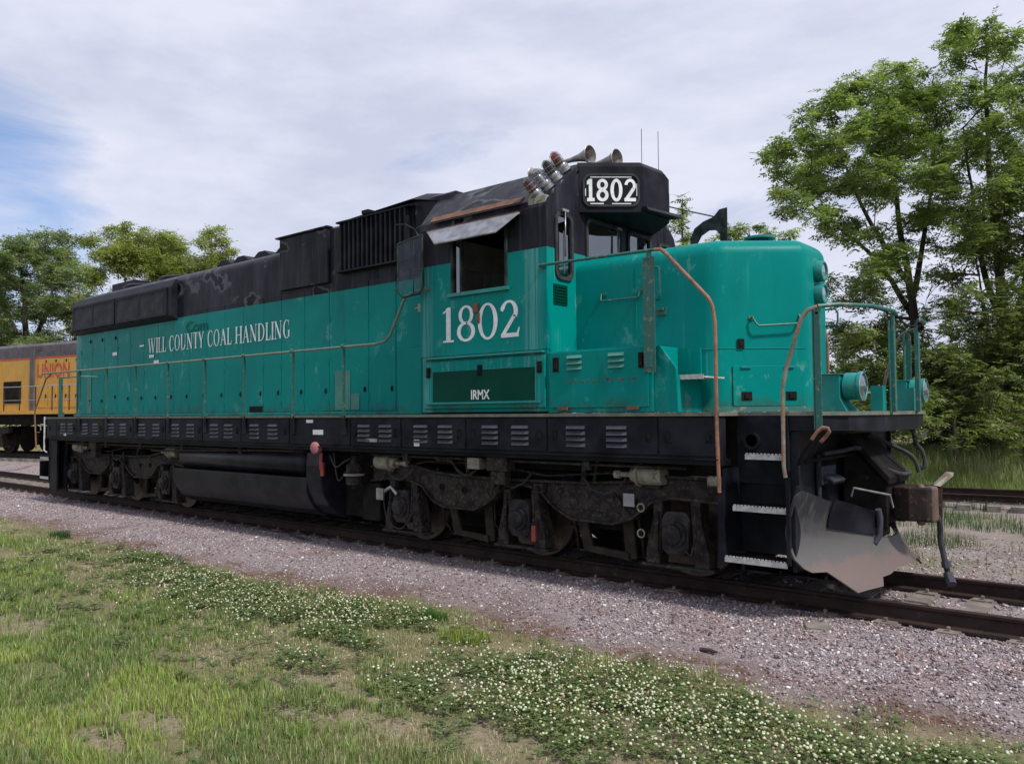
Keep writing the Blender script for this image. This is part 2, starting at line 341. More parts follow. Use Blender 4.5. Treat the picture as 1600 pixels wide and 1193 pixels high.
# ---------------------------------------------------------------- ballast stones
def ico():
    p = (1+5**.5)/2
    v = np.array([(-1,p,0),(1,p,0),(-1,-p,0),(1,-p,0),(0,-1,p),(0,1,p),(0,-1,-p),(0,1,-p),(p,0,-1),(p,0,1),(-p,0,-1),(-p,0,1)])/math.sqrt(1+p*p)
    f = np.array([(0,11,5),(0,5,1),(0,1,7),(0,7,10),(0,10,11),(1,5,9),(5,11,4),(11,10,2),(10,7,6),(7,1,8),(3,9,4),(3,4,2),(3,2,6),(3,6,8),(3,8,9),(4,9,5),(2,4,11),(6,2,10),(8,6,7),(9,8,1)])
    return v, f
ICO = ico()
def rotm(n):
    q = RNG.normal(size=(n, 4)); q /= np.linalg.norm(q, axis=1)[:, None]; a, b_, c_, d = q.T
    return np.stack([np.stack([1-2*(c_*c_+d*d), 2*(b_*c_-a*d), 2*(b_*d+a*c_)], -1), np.stack([2*(b_*c_+a*d), 1-2*(b_*b_+d*d), 2*(c_*d-a*b_)], -1), np.stack([2*(b_*d-a*c_), 2*(c_*d+a*b_), 1-2*(b_*b_+c_*c_)], -1)], -2)
def pebbles(name, P, size, pal, pw, label=None):
    n = len(P); v, f = ICO; Vv = v[None]*(RNG.uniform(.6, 1.15, (n, 12))[..., None])*np.stack([RNG.uniform(.7, 1.2, n), RNG.uniform(.5, .9, n), RNG.uniform(.35, .7, n)], -1)[:, None]
    Vv = np.einsum('nij,nkj->nki', rotm(n), Vv)*size[:, None, None]; Vv[..., 2] *= .8
    Vv += P[:, None]; Ff = f[None]+12*np.arange(n)[:, None, None]
    ci = RNG.choice(len(pal), n, p=pw); cc_ = np.array(pal)[ci]*RNG.uniform(.72, 1.35, (n, 1)); px_, py_ = P[:, 0], P[:, 1]
    oil = (1-.38*sstep(1.35, .8, np.abs(py_))*sstep(.3, .6, vnoise(px_, py_, 1.7)))[:, None]; br = (.7*sstep(.56, .74, vnoise(px_*1.1, py_*1.6+4, 2.4)))[:, None]; cc_ = cc_*oil*(1-br)+br*cc_*np.array([.86, .72, .68])
    o = soup(name, Vv.reshape(-1, 3), Ff.reshape(-1, 3), MATS['stone'], np.repeat(cc_, 12, 0)); return tag(o, kind='stuff')
PAL = [(.25, .205, .22), (.17, .135, .148), (.345, .29, .31), (.56, .52, .51), (.085, .072, .076), (.25, .185, .16), (.40, .365, .385)]
PW = [.27, .22, .19, .075, .12, .05, .075]
def scatter(n, x0, x1, y0, y1): return RNG.uniform(x0, x1, n), RNG.uniform(y0, y1, n)
def gravel_zone(n, x0, x1, y0, y1, s0, s1, keep=None, bias=False):
    x, y = scatter(n, x0, x1, y0, y1)
    if bias: x = x1-(x1-x0)*RNG.random(n)**1.7
    k = np.ones(n, bool) if keep is None else keep(x, y); x, y = x[k], y[k]; s = s0+(s1-s0)*RNG.random(len(x))**2.5+(RNG.random(len(x)) < .006)*RNG.uniform(.008, .022, len(x))
    return np.stack([x, y, gz(x, y)+s*RNG.uniform(-.1, .45, len(x))], -1), s
near = lambda x, y: (RNG.random(len(x)) < np.clip(.25+sstep(0, .75, y-edge_y(x)-.55*sstep(.45, .65, vnoise(x+9, y, 1.6))), 0, 1)) & (y > edge_y(x)-.05+.25*(RNG.random(len(x))-.5)+np.where(RNG.random(len(x)) < .03, -.5, 0))
parts = [gravel_zone(84000, -22, 4.6, -3.3, -.85, .007, .023, near, True), gravel_zone(9000, -12, 5.5, -.68, .68, .012, .032, None, True),
         gravel_zone(14000, -2, 7, .84, 6, .011, .028, None), gravel_zone(7500, -1, 7, -3.2, -.83, .010, .026, near), gravel_zone(9000, -40, -14, -3.0, 6, .015, .035, None)]
P = np.concatenate([p[0] for p in parts]); s_ = np.concatenate([p[1] for p in parts])
tag(pebbles('ballast_stones', P, s_, PAL, PW), 'pinkish grey crushed stone ballast spread beside the rails', 'gravel')

# ---------------------------------------------------------------- railway tracks
RAIL = [(-.068, -.170), (.068, -.170), (.068, -.158), (.012, -.138), (.010, -.045), (.034, -.032), (.036, -.006), (.030, 0), (-.030, 0), (-.036, -.006), (-.034, -.032), (-.010, -.045), (-.012, -.138), (-.068, -.158)]
def rail_mesh(path, side, mb):
    rings = []
    for i, (x, y) in enumerate(path):
        x0, y0 = path[max(i-1, 0)]; x1, y1 = path[min(i+1, len(path)-1)]; l = math.hypot(x1-x0, y1-y0); tx, ty = (x1-x0)/l, (y1-y0)/l
        rings.append([(x-ty*(side+u), y+tx*(side+u), v+rise(x)) for u, v in RAIL])
    mb.loft(rings)
def rise(x): return .30*float(sstep(-12, -26, x)) if RISE[0] else 0
RISE = [0]
def track(path, label, near_x, group):
    root = thing('railway_track', (path[0][0], path[0][1], -.17), label, 'railway track'); off = root.location
    for sd in (-.7535, .7535):
        mb = MB(); rail_mesh(path, sd, mb); mb.build('rail', MATS['rail_rust'], root, off=off)
    d = 0; seg = 0; nxt = 0; cnt = 0; far_mb = MB()
    tot = sum(math.dist(path[i], path[i+1]) for i in range(len(path)-1)); s = 0
    while s < tot-1:
        a = 0
        for i in range(len(path)-1):
            l = math.dist(path[i], path[i+1])
            if a+l > s: break
            a += l
        f = (s-a)/l; x = path[i][0]+(path[i+1][0]-path[i][0])*f; y = path[i][1]+(path[i+1][1]-path[i][1])*f
        tx, ty = (path[i+1][0]-path[i][0])/l, (path[i+1][1]-path[i][1])/l
        jl = 1.30+.05*(random.random()-.5); w_ = .115; tz = -.178+.004*random.random()+rise(x); jj = .06*(random.random()-.5); ox = (random.random()-.5)*.06
        def T(u, v, z): return (x+tx*(u+ox)-ty*(v+jj), y+ty*(u+ox)+tx*(v+jj), z)
        vs = [T(u, v, z) for z in (tz-.16, tz) for u, v in ((-w_, -jl), (w_, -jl), (w_, jl), (-w_, jl))]
        fs = [(0,3,2,1),(4,5,6,7),(0,1,5,4),(1,2,6,5),(2,3,7,6),(3,0,4,7)]
        if near_x[0] < x < near_x[1] and cnt < 96:
            mb = MB(); mb.add(vs, fs)
            for sd in (-.7535, .7535):                 # tie plates and spikes
                vs2 = [T(u, sd+v, z) for z in (tz, tz+.014) for u, v in ((-.09, -.17), (.09, -.17), (.09, .17), (-.09, .17))]
                mb.add(vs2, fs)
                for q in (-.1, .1): mb.add([T(u, sd+q+v, z) for z in (tz, tz+.05) for u, v in ((-.012, -.018), (.012, -.018), (.012, .018), (-.012, .018))], fs)
            mb.build('sleeper', MATS['sleeper_wood'], root, off=off); cnt += 1
        else: far_mb.add(vs, fs)
        s += .53
    o = far_mb.build('sleeper', MATS['sleeper_wood'], root, off=off); tag(o, 'distant run of grey wooden sleepers', kind='stuff')
    return root
track([(-120, 0), (30, 0)], 'rusty brown railway track carrying the green and black locomotive', (-21, 9), None)
RISE[0] = 1
track(PATH2, 'second railway track behind the green locomotive, passing under the yellow one', (-12, 12), None)
# ================================================================ the green locomotive
LOCO = thing('diesel_locomotive', (-7, 0, 0), 'green diesel locomotive with black upper half and white number 1802', 'locomotive')
OFF[0] = Vector((-7, 0, 0)); MT = MATS
DK = 1.74
def mir(f):
    for s in (-1, 1): f(s)
# ---- frame
mb = MB(); mb.box(-15.5, 1.25, -1.13, 1.13, 1.08, 1.70); mb.build('main_frame', MT['under_black'], LOCO)
def plan(pts, z0, z1): m_ = MB(); return m_.prism(pts, 'z', z0, z1)
deckp = [(-15.56, -1.58), (.66, -1.58), (.66, -1.16), (1.30, -1.16), (1.30, -1.52), (1.58, -1.5), (1.78, -1.32), (1.89, -.6), (1.89, .6), (1.78, 1.32), (1.58, 1.5), (1.30, 1.52), (1.30, 1.16), (.66, 1.16), (.66, 1.58), (-15.56, 1.58)]
simple('deck_top', (.16, .15, .12), (.09, .10, .085), .8, 0, 7, (.05, .13, .11), .3)
plan(deckp, 1.705, DK).build('walkway', MT['deck_top'], LOCO)
# end platform fascia
mb = MB(); out = [(1.30, -1.50), (1.58, -1.48), (1.76, -1.30), (1.87, -.6), (1.87, .6), (1.76, 1.30), (1.58, 1.48), (1.30, 1.50)]
mb.loft([[(x, y, 1.55+.02*(abs(y) > 1.2)) for x, y in out]+[(x-.035, y*.97, 1.57) for x, y in out[::-1]], [(x, y, 1.705) for x, y in out]+[(x-.035, y*.97, 1.705) for x, y in out[::-1]]])
mb.build('end_fascia', MT['black_paint'], LOCO)
# side sills, built of access doors with louvers
LPX = [-14.55, -14.15, -13.72, -13.32, -12.84, -12.40, -11.78, -11.36, -10.62, -10.20, -9.44, -9.0, -8.13, -7.73, -6.95, -6.5, -4.55, -4.05, -3.22, -2.78, -2.0, -1.56, -.87, -.43]
DOORS = [(-15.5, -14.98, []), (-14.96, -13.95, [-14.62, -14.24]), (-13.93, -12.66, [-13.5, -13.0]), (-12.64, -11.36, [-12.28, -11.76]), (-11.34, -10.10, [-10.98, -10.44]), (-10.08, -8.82, [-9.72, -9.2]),
         (-8.80, -7.62, [-8.42, -7.98]), (-7.60, -6.30, [-7.22, -6.72]), (-6.28, -4.86, []), (-4.84, -3.82, [-4.56, -4.12]), (-3.80, -2.66, [-3.44, -3.0]), (-2.64, -1.42, [-2.26, -1.8]), (-1.40, -.02, [-1.02, -.50]), (0, .64, [])]
def louver_bank(mb, xc, y, zc, w_, s, n=4, pitch=.062, h=.030, d=.022):
    for i in range(n):
        z = zc+(i-(n-1)/2)*pitch; a, b_ = xc-w_/2, xc+w_/2
        mb.add([(a, y, z+h/2), (b_, y, z+h/2), (b_-.012, y+s*d, z-h/2), (a+.012, y+s*d, z-h/2), (a, y, z-h/2), (b_, y, z-h/2)], [(0, 1, 2, 3), (3, 2, 5, 4), (0, 3, 4), (1, 5, 2)])
def sill(s):
    mb = MB(); mb.box(-15.56, .64, s*1.40, s*1.545, 1.30, 1.703); mb.box(-15.56, .64, s*1.36, s*1.585, 1.285, 1.297); mb.box(-15.56, .64, s*1.30, s*1.50, 1.23, 1.283)
    mb.build('side_sill', MT['black_paint'], LOCO)
    for x0, x1, lv in DOORS:
        mb = MB(); mb.box(x0, x1, s*1.546, s*1.560, 1.318, 1.692); d = mb.build('sill_door', MT['black_paint'], LOCO, bevel=.004, segs=1)
        for xl in lv:
            if s < 0 or True:
                mb = MB(); louver_bank(mb, xl, s*1.5605, 1.495, .25, s, 4, .064, .036, .026); mb.build('louver', MT['louver_black'], d)
        for xl in ([x0+.1, x1-.1] if x1-x0 > .6 else [x0+.14]):
            mb = MB(); mb.box(xl-.032, xl+.032, s*1.560, s*1.565, 1.45, 1.56); mb.box(xl-.012, xl+.014, s*1.565, s*1.580, 1.47, 1.53); mb.tube([(xl-.025, s*1.568, 1.455), (xl+.03, s*1.568, 1.455)], .006, 5); mb.build('latch', MT['under_black'], d)
mir(sill)
# jacking pad ring and step side sheet near the front steps
def jack(s):
    mb = MB(); mb.lathe([(.085, 0), (.085, .03), (.062, .03), (.055, -.02)], (.80, s*1.16, 1.46), (0, s, 0), 16); mb.box(.645, 1.30, s*1.13, s*1.16, 1.05, 1.703)
    mb.build('jacking_pad', MT['black_paint'], LOCO)
mir(jack)
# labels on the sill
def plate(x0, x1, z0, z1, y, mat, name='sign_plate'):
    mb = MB(); mb.box(x0, x1, y, y-.004, z0, z1); return mb.build(name, mat, LOCO)
plate(-14.58, -14.46, 1.34, 1.40, -1.561, MT['white_paint']); plate(-5.86, -5.70, 1.63, 1.675, -1.561, MT['white_paint']); plate(-5.70, -5.46, 1.46, 1.53, -1.561, MT['white_paint'])
plate(-4.52, -4.28, 1.375, 1.42, -1.561, MT['grey_box']); plate(-3.56, -3.46, 1.335, 1.42, -1.561, MT['white_paint'])
plate(-13.66, -13.45, 3.05, 3.12, -.951, MT['white_paint']); plate(-12.42, -12.22, 3.17, 3.20, -.951, MT['white_paint']); plate(-12.0, -11.8, 2.92, 2.98, -.951, MT['white_paint']); plate(-11.8, -11.6, 2.79, 2.86, -.951, MT['white_paint'])
# ---- long hood
def hood_ring(x, top, w_=.93, r=.24, base=DK):
    pts = [(x, -w_, base)]
    for k in range(7):
        a = R(180-90*k/6); pts.append((x, -w_+r+r*math.cos(a), top-r*.8+r*.8*math.sin(a)))
    for k in range(7):
        a = R(90-90*k/6); pts.append((x, w_-r+r*math.cos(a), top-r*.8+r*.8*math.sin(a)))
    pts.append((x, w_, base)); return pts
mb = MB(); mb.loft([hood_ring(-15.60, 4.40, .92, .22), hood_ring(-15.52, 4.52), hood_ring(-7.44, 4.52)], smooth=True)
mb.build('long_hood', MT['loco_paint'], LOCO)
mb = MB(); mb.prism([(-.93, DK), (-.93, 4.64), (-.88, 4.68), (.88, 4.68), (.93, 4.64), (.93, DK)], 'x', -7.436, -5.0)
mb.prism([(-.93, DK), (-.93, 4.74), (-.80, 4.80), (.80, 4.80), (.93, 4.74), (.93, DK)], 'x', -4.998, -3.52)
eh = mb.build('equipment_hood', MT['loco_paint'], LOCO, bevel=.012)
# slightly overhanging filter box with flange at its rear
def filterbox(s):
    mb = MB(); mb.box(-7.42, -6.13, s*.931, s*.985, 3.80, 4.66); mb.box(-7.50, -6.10, s*.90, s*1.02, 4.661, 4.69)
    mb.build('filter_box', MT['loco_paint'], LOCO, bevel=.008)
    mb = MB(); n = 15; x0, x1 = -5.80, -4.25
    mb.box(x0-.04, x1+.04, s*.931, s*.949, 3.90, 4.68)
    for i in range(n):
        a = x0+(x1-x0)*i/n; b_ = a+(x1-x0)/n; mb.prism([(a+.006, s*.956), (a+.022, s*1.03), (b_-.05, s*1.03), (b_-.034, s*.956)], 'z', 3.93, 4.66)
    mb.box(x0-.05, x1+.05, s*.931, s*1.045, 4.661, 4.685); mb.box(x0-.05, x1+.05, s*.931, s*1.045, 3.905, 3.929)
    mb.build('air_intake_grille', MT['black_paint'], LOCO)
mir(filterbox)
mb = MB(); mb.loft([[(-5.82, -.98, 4.70), (-5.82, -.7, 4.74), (-5.82, .7, 4.74), (-5.82, .98, 4.70), (-5.82, .9, 4.65), (-5.82, -.9, 4.65)], [(-4.2, -1.0, 4.76), (-4.2, -.7, 4.90), (-4.2, .7, 4.90), (-4.2, 1.0, 4.76), (-4.2, .9, 4.72), (-4.2, -.9, 4.72)],
        [(-3.75, -.95, 4.68), (-3.75, -.7, 4.82), (-3.75, .7, 4.82), (-3.75, .95, 4.68), (-3.75, .9, 4.6), (-3.75, -.9, 4.6)]])
mb.box(-5.35, -5.2, -.95, -.8, 4.745, 4.80)
mb.build('hood_roof', MT['black_paint'], LOCO)
# radiator at the rear
def radiator(s):
    mb = MB(); x0, x1 = -15.50, -11.02
    mb.prism([(s*.93, 3.60), (s*1.06, 3.68), (s*1.06, 4.25), (s*.98, 4.40), (s*.93, 4.40)], 'x', x0-.02, x1+.12)
    rad = mb.build('radiator', MT['black_paint'], LOCO, bevel=.01)
    for a, b_ in ((x0+.1, x0+2.18), (x0+2.26, x1-.06)):
        f = MB(); y0, y1 = s*1.061, s*1.09
        f.box(a, b_, y0, y1, 4.20, 4.245); f.box(a, b_, y0, y1, 3.70, 3.745); f.box(a, a+.05, y0, y1, 3.746, 4.199); f.box(b_-.05, b_, y0, y1, 3.746, 4.199); f.box((a+b_)/2-.02, (a+b_)/2+.02, y0, y1, 3.746, 4.199)
        f.build('grille_frame', MT['black_paint'], rad)
        g = MB(); k = a+.055
        while k < b_-.06: g.box(k, k+.014, y0, s*1.082, 3.747, 4.198); k += .034
        o = g.build('grille', MT['louver_black'], rad)
    mb = MB()
    for i in range(10): mb.box(x0+.3+i*.44, x0+.35+i*.44, s*1.061, s*1.075, 3.60+.07, 3.69)
    mb.build('bolt_row', MT['under_black'], rad)
mir(radiator)
# hood doors with latches, on both sides
doorx = [-15.30, -14.70, -14.10, -13.45, -12.85, -12.25, -11.65, -11.02, -10.42, -9.80, -9.18, -8.56, -7.94, -7.42, -6.78, -6.14, -5.20, -4.60]
def hood_doors(s):
    for a, b_ in zip(doorx[:-1], doorx[1:]):
        mb = MB(); top = 3.56 if a < -11 else 3.74; mb.box(a+.005, b_-.005, s*.931, s*.941, 1.80, top)
        d = mb.build('hood_door', MT['loco_paint'], LOCO, bevel=.004, segs=1)
        if s < 0:
            for z in ((2.12+.05*math.sin(a*7), top-.13) if int(a*10) % 3 == 0 else (2.12,)):
                l = MB(); l.box(b_-.095, b_-.062, s*.941, s*.949, z-.04, z+.035); l.box(b_-.086, b_-.071, s*.949, s*.966, z-.03, z+.02); l.build('latch', MT['under_black'], d)
            h = MB()
            for z in (2.0, 2.6, 3.2): h.box(a+.010, a+.030, s*.941, s*.949, z-.05, z+.05)
            h.build('hinge', MT['green_paint'], d)
mir(hood_doors)
# pale unpainted patches low on the hood
mb = MB(); mb.box(-5.98, -5.62, -.948, -.951, 1.82, 2.42); mb.box(-5.6, -5.40, -.948, -.951, 1.82, 2.06); mb.build('primer_patch', MT['patch_green'], LOCO)
mb = MB(); mb.box(-14.95, -14.72, -.948, -.951, 1.82, 2.7); mb.build('primer_patch', MT['patch_green'], LOCO)
mb = MB(); mb.box(-15.45, -15.33, -.93, -.9495, 1.9, 2.75); mb.box(-15.42, -15.36, -.9495, -.97, 2.2, 2.26); mb.build('recess_panel', MT['under_black'], LOCO)
mb = MB(); mb.box(-8.35, -7.95, -.948, -.951, 1.80, 1.90); mb.build('soot_mark', MT['under_black'], LOCO)
# lower equipment ledge of hood by the walkway
mb = MB(); mb.box(-15.55, -3.96, -.99, .99, DK+.001, 1.79); mb.build('hood_base', MT['loco_paint'], LOCO, bevel=.008)
# roof fans and vents
for xc, r_ in ((-13.8, .62), (-12.2, .62)):
    mb = MB(); mb.lathe([(r_, 0), (r_, .13), (r_-.06, .17), (.2, .18), (.001, .18)], (xc, 0, 4.50), (0, 0, 1), 28); mb.build('cooling_fan', MT['black_paint'], LOCO)
for xc in (-10.2, -8.9, -9.6, -8.2):
    mb = MB(); mb.loft([[(xc-.30, y, 4.50), (xc-.24, y, 4.68), (xc-.1, y, 4.76), (xc+.1, y, 4.76), (xc+.24, y, 4.68), (xc+.30, y, 4.50)] for y in (-.38, .38)]); mb.build('exhaust_stack', MT['black_paint'], LOCO, bevel=.01)
mb = MB(); mb.box(-15.0, -13.9, -.4, .4, 4.45, 4.80); mb.build('roof_box', MT['black_paint'], LOCO, bevel=.01)
mb = MB(); mb.lathe([(.06, 0), (.06, .14), (.05, .15), (.001, .15)], (-15.60, -.55, 4.05), (-1, 0, 0), 12); mb.lathe([(.06, 0), (.06, .14), (.05, .15), (.001, .15)], (-15.60, -.35, 4.05), (-1, 0, 0), 12); mb.build('rear_marker_light', MT['under_black'], LOCO)
# ---- cab
CX0, CX1 = -3.50, -1.44
cabp = [(-1.50, 1.76), (-1.50, 4.10), (-1.46, 4.19), (-.86, 4.72), (-.45, 4.80), (.45, 4.80), (.86, 4.72), (1.46, 4.19), (1.50, 4.10), (1.50, 1.76)]
WX0, WX1, WZ0, WZ1 = -2.94, -2.02, 3.24, 4.04
def cabside(s):                                        # hollow cab: side walls with a window opening
    mb = MB(); y0, y1 = s*1.50, s*1.45
    mb.box(CX0, WX0, y0, y1, 2.47, 4.10); mb.box(WX1, CX1+.002, y0, y1, 2.47, 4.10); mb.box(WX0, WX1, y0, y1, 2.47, WZ0); mb.box(WX0, WX1, y0, y1, WZ1, 4.10)
    return mb
roofo = cabp[1:-1]; roofi = [(y*.965, z-.05) for y, z in roofo]
rp = [(CX0, y, z) for y, z in roofo]
mb = MB(); full = roofo+roofi[::-1]
mb.loft([[(CX0-.28*max(0, (z-4.1))/.6, y, z) for y, z in full], [(CX1-.0, y, z) for y, z in full]])
cr_ = mb.build('cab_roof', MT['cab_paint'], LOCO)
for s in (-1, 1):
    c_ = cabside(s).build('cab_side', MT['cab_paint'], LOCO)
    mb = MB(); y0, y1 = s*1.455, s*1.515; f_ = .035
    mb.box(WX0, WX0+f_, y0, y1, WZ0, WZ1); mb.box(WX1-f_, WX1, y0, y1, WZ0, WZ1); mb.box(WX0+f_, WX1-f_, y0, y1, WZ1-f_, WZ1); mb.box(-2.80, -2.77, y0, s*1.50, WZ0, WZ1-f_)
    fr = mb.build('window_frame', MT['mirror_frame'], c_)
    mb = MB(); mb.box(WX0-.04, WX1+.03, s*1.501, s*1.54, WZ0-.045, WZ0-.002); mb.build('window_sill', MT['teal_part'], c_)
    if s > 0:
        mb = MB(); mb.box(WX0+f_, WX1-f_, s*1.475, s*1.48, WZ0, WZ1-f_); mb.build('window_pane', MT['window_glass'], fr)
    else:
        mb = MB(); mb.box(WX0+f_, -2.80, s*1.475, s*1.48, WZ0, WZ1-f_); mb.build('window_pane', MT['window_glass'], fr)
# rear wall and front wall of cab with openings
mb = MB(); mb.prism([(y*.962, z-.03) for y, z in cabp], 'x', CX0+.002, CX0+.04); mb.build('cab_rear_wall', MT['cab_paint'], LOCO)
mb = MB(); FW = [(-1.449, -1.33), (-1.02, -.71), (.07, .23), (.79, 1.02), (1.33, 1.449)]    # solid strips
x0, x1 = CX1-.04, CX1-.001
def strip(y0, y1, z0, z1): mb.box(x0, x1, y0, y1, z0, z1)
for (a, b_) in FW:
    za = 4.15 if abs(a) > 1.2 else 4.70
    mb.prism([(a, 1.76), (a, min(4.68, 4.155+(1.46-abs(a))*.86) if abs(a) > .86 else 4.68), (b_, min(4.68, 4.155+(1.46-abs(b_))*.86) if abs(b_) > .86 else 4.68), (b_, 1.76)], 'x', x0, x1)
for s in (-1, 1):
    a, b_ = s*1.33, s*1.02; zt = lambda y: 4.155+(1.46-abs(y))*.86
    mb.prism([(a, 4.05), (a, zt(a)), (b_, zt(b_)), (b_, 4.05)], 'x', x0, x1); mb.box(x0, x1, a, b_, 1.76, 3.30)
mb.box(x0, x1, -.71, .07, 4.08, 4.68); mb.box(x0, x1, -.71, .07, 1.76, 3.55); mb.box(x0, x1, .23, .79, 4.08, 4.68); mb.box(x0, x1, .23, .79, 1.76, 3.55)
cf = mb.build('cab_front_wall', MT['cab_paint'], LOCO)
def rrect(y0, y1, z0, z1, r=.08, n=5):
    pts = []
    for cy_, cz_, a0 in ((y1-r, z1-r, 0), (y0+r, z1-r, 90), (y0+r, z0+r, 180), (y1-r, z0+r, 270)):
        for k in range(n): a = R(a0+90*k/(n-1)); pts.append((cy_+r*math.cos(a), cz_+r*math.sin(a)))
    return pts
def gasket(y0, y1, z0, z1, r, parent, wipe=True):
    o_, i_ = rrect(y0-.03, y1+.03, z0-.03, z1+.03, r+.03), rrect(y0+.012, y1-.012, z0+.012, z1-.012, r)
    n = len(o_); mb = MB(); xa, xb = CX1+.003, CX1+.022
    mb.add([(xa, *p) for p in o_]+[(xb, *p) for p in o_]+[(xb, *p) for p in i_]+[(xa-.02, *p) for p in i_], [(k*n+i, k*n+(i+1) % n, (k+1)*n+(i+1) % n, (k+1)*n+i) for k in range(3) for i in range(n)])
    # corner fillers behind the rubber
    g = mb.build('window_gasket', MT['rubber'], parent)
    mb = MB(); mb.prism(rrect(y0, y1, z0, z1, r), 'x', CX1-.012, CX1-.006); mb.build('window_pane', MT['window_glass'], parent)
for y0, y1, z0, z1, r in ((-1.32, -1.03, 3.31, 4.04, .07), (-.70, .06, 3.56, 4.07, .07), (.24, .78, 3.56, 4.07, .07), (1.03, 1.32, 3.31, 4.04, .07)): gasket(y0, y1, z0, z1, r, cf)
def wiper(y, z0, z1):
    mb = MB(); mb.tube([(CX1+.05, y, z1+.08), (CX1+.055, y-.01, z0)], .008, 5); mb.box(CX1+.03, CX1+.06, y-.06, y+.06, z1+.05, z1+.08); mb.box(CX1+.028, CX1+.04, y-.018, y-.006, z0-.2, z0+.3); mb.build('wiper', MT['galvanised'], cf)
wiper(-1.20, 3.55, 4.02); wiper(-.05, 3.75, 4.0)
mb = MB(); mb.box(CX1+.003, CX1+.012, -1.38, -1.12, 2.99, 3.22)
for i in range(6): mb.box(CX1+.0125, CX1+.02, -1.36, -1.14, 3.015+i*.034, 3.030+i*.034)
mb.build('vent_grille', MT['dark_green'], cf)
# lower cab body, beside and below
mb = MB(); mb.box(-3.48, CX1+.001, -1.495, -1.46, 1.76, 2.469); mb.box(-3.48, CX1+.001, 1.46, 1.495, 1.76, 2.469); mb.box(-3.95, -3.505, -1.48, 1.48, DK+.001, 2.60); mb.build('cab_base', MT['cab_paint'], LOCO, bevel=.012)
mb = MB(); mb.box(-3.42, -1.46, -1.497, -1.53, 1.81, 2.40); lp = mb.build('battery_door', MT['cab_paint'], LOCO, bevel=.006)
mb = MB(); mb.box(-3.40, -1.47, -1.497, -1.56, 2.43, 2.455); mb.box(-3.36, -1.52, -1.532, -1.565, 1.865, 1.885); mb.build('trim_strip', MT['teal_part'], LOCO)
mb = MB(); mb.box(-3.24, -1.60, -1.531, -1.535, 1.895, 2.27); mb.build('paint_panel', MT['dark_green'], lp)
for x in (-3.32, -2.44, -1.53):
    mb = MB(); mb.box(x-.035, x+.035, -1.531, -1.541, 2.20, 2.33); mb.box(x-.02, x+.02, -1.541, -1.556, 2.22, 2.30); mb.build('latch', MT['under_black'], lp)
# cab interior: floor, seats, console
mb = MB(); mb.box(CX0+.05, CX1-.05, -1.44, 1.44, 2.40, 2.45); mb.build('cab_floor', MT['seat_dark'], LOCO)
for s in (-1, 1):
    mb = MB(); mb.box(-3.1, -2.6, s*.75, s*1.25, 2.9, 3.02); mb.box(-3.2, -3.08, s*.75, s*1.25, 3.0, 3.62); mb.tube([(-2.85, s*1, 2.45), (-2.85, s*1, 2.9)], .05); mb.build('cab_seat', MT['seat_dark'], LOCO, bevel=.03)
mb = MB(); mb.box(-2.2, -1.8, .1, .7, 2.45, 3.35); mb.box(-2.05, -1.7, -1.0, -.3, 2.45, 3.2); mb.build('control_stand', MT['seat_dark'], LOCO, bevel=.02)
mb = MB(); mb.box(-2.42, -2.12, -.29, -.27, 3.3, 3.75); mb.box(-2.7, -2.66, .2, .5, 3.5, 3.9); mb.build('brightening_panel', MT['white_paint'], LOCO)  # white panels added to brighten the dark cab interior, standing in for paper
mb = MB(); mb.box(-3.455, -3.44, -1.44, 1.44, 2.46, 4.1); mb.build('cab_lining', MT['cab_lining'], LOCO)
mb = MB(); mb.box(-3.4, -3.15, .2, .9, 2.46, 3.7); mb.build('cabinet', MT['cab_lining'], LOCO, bevel=.01)
# awning over the side window
mb = MB(); mb.box(-3.34, -1.82, -1.502, -1.55, 4.055, 4.085); mb.build('awning_rail', MT['rust_brown'], LOCO)
mb = MB(); mb.prism([(-1.50, 4.19), (-1.42, 4.26), (-1.45, 4.27), (-1.53, 4.19)], 'x', -3.30, -1.80); mb.build('gutter', MT['rust_brown'], LOCO)
mb = MB(); a, b_ = -3.34, -1.86
mb.loft([[(-3.32, -1.552, 4.068), (-1.79, -1.552, 4.068), (-1.98, -1.76, 3.835), (-2.98, -1.76, 3.835)], [(-3.32, -1.552, 4.056), (-1.79, -1.552, 4.056), (-1.98, -1.756, 3.822), (-2.98, -1.756, 3.822)]])
mb.build('awning', MT['galvanised'], LOCO)
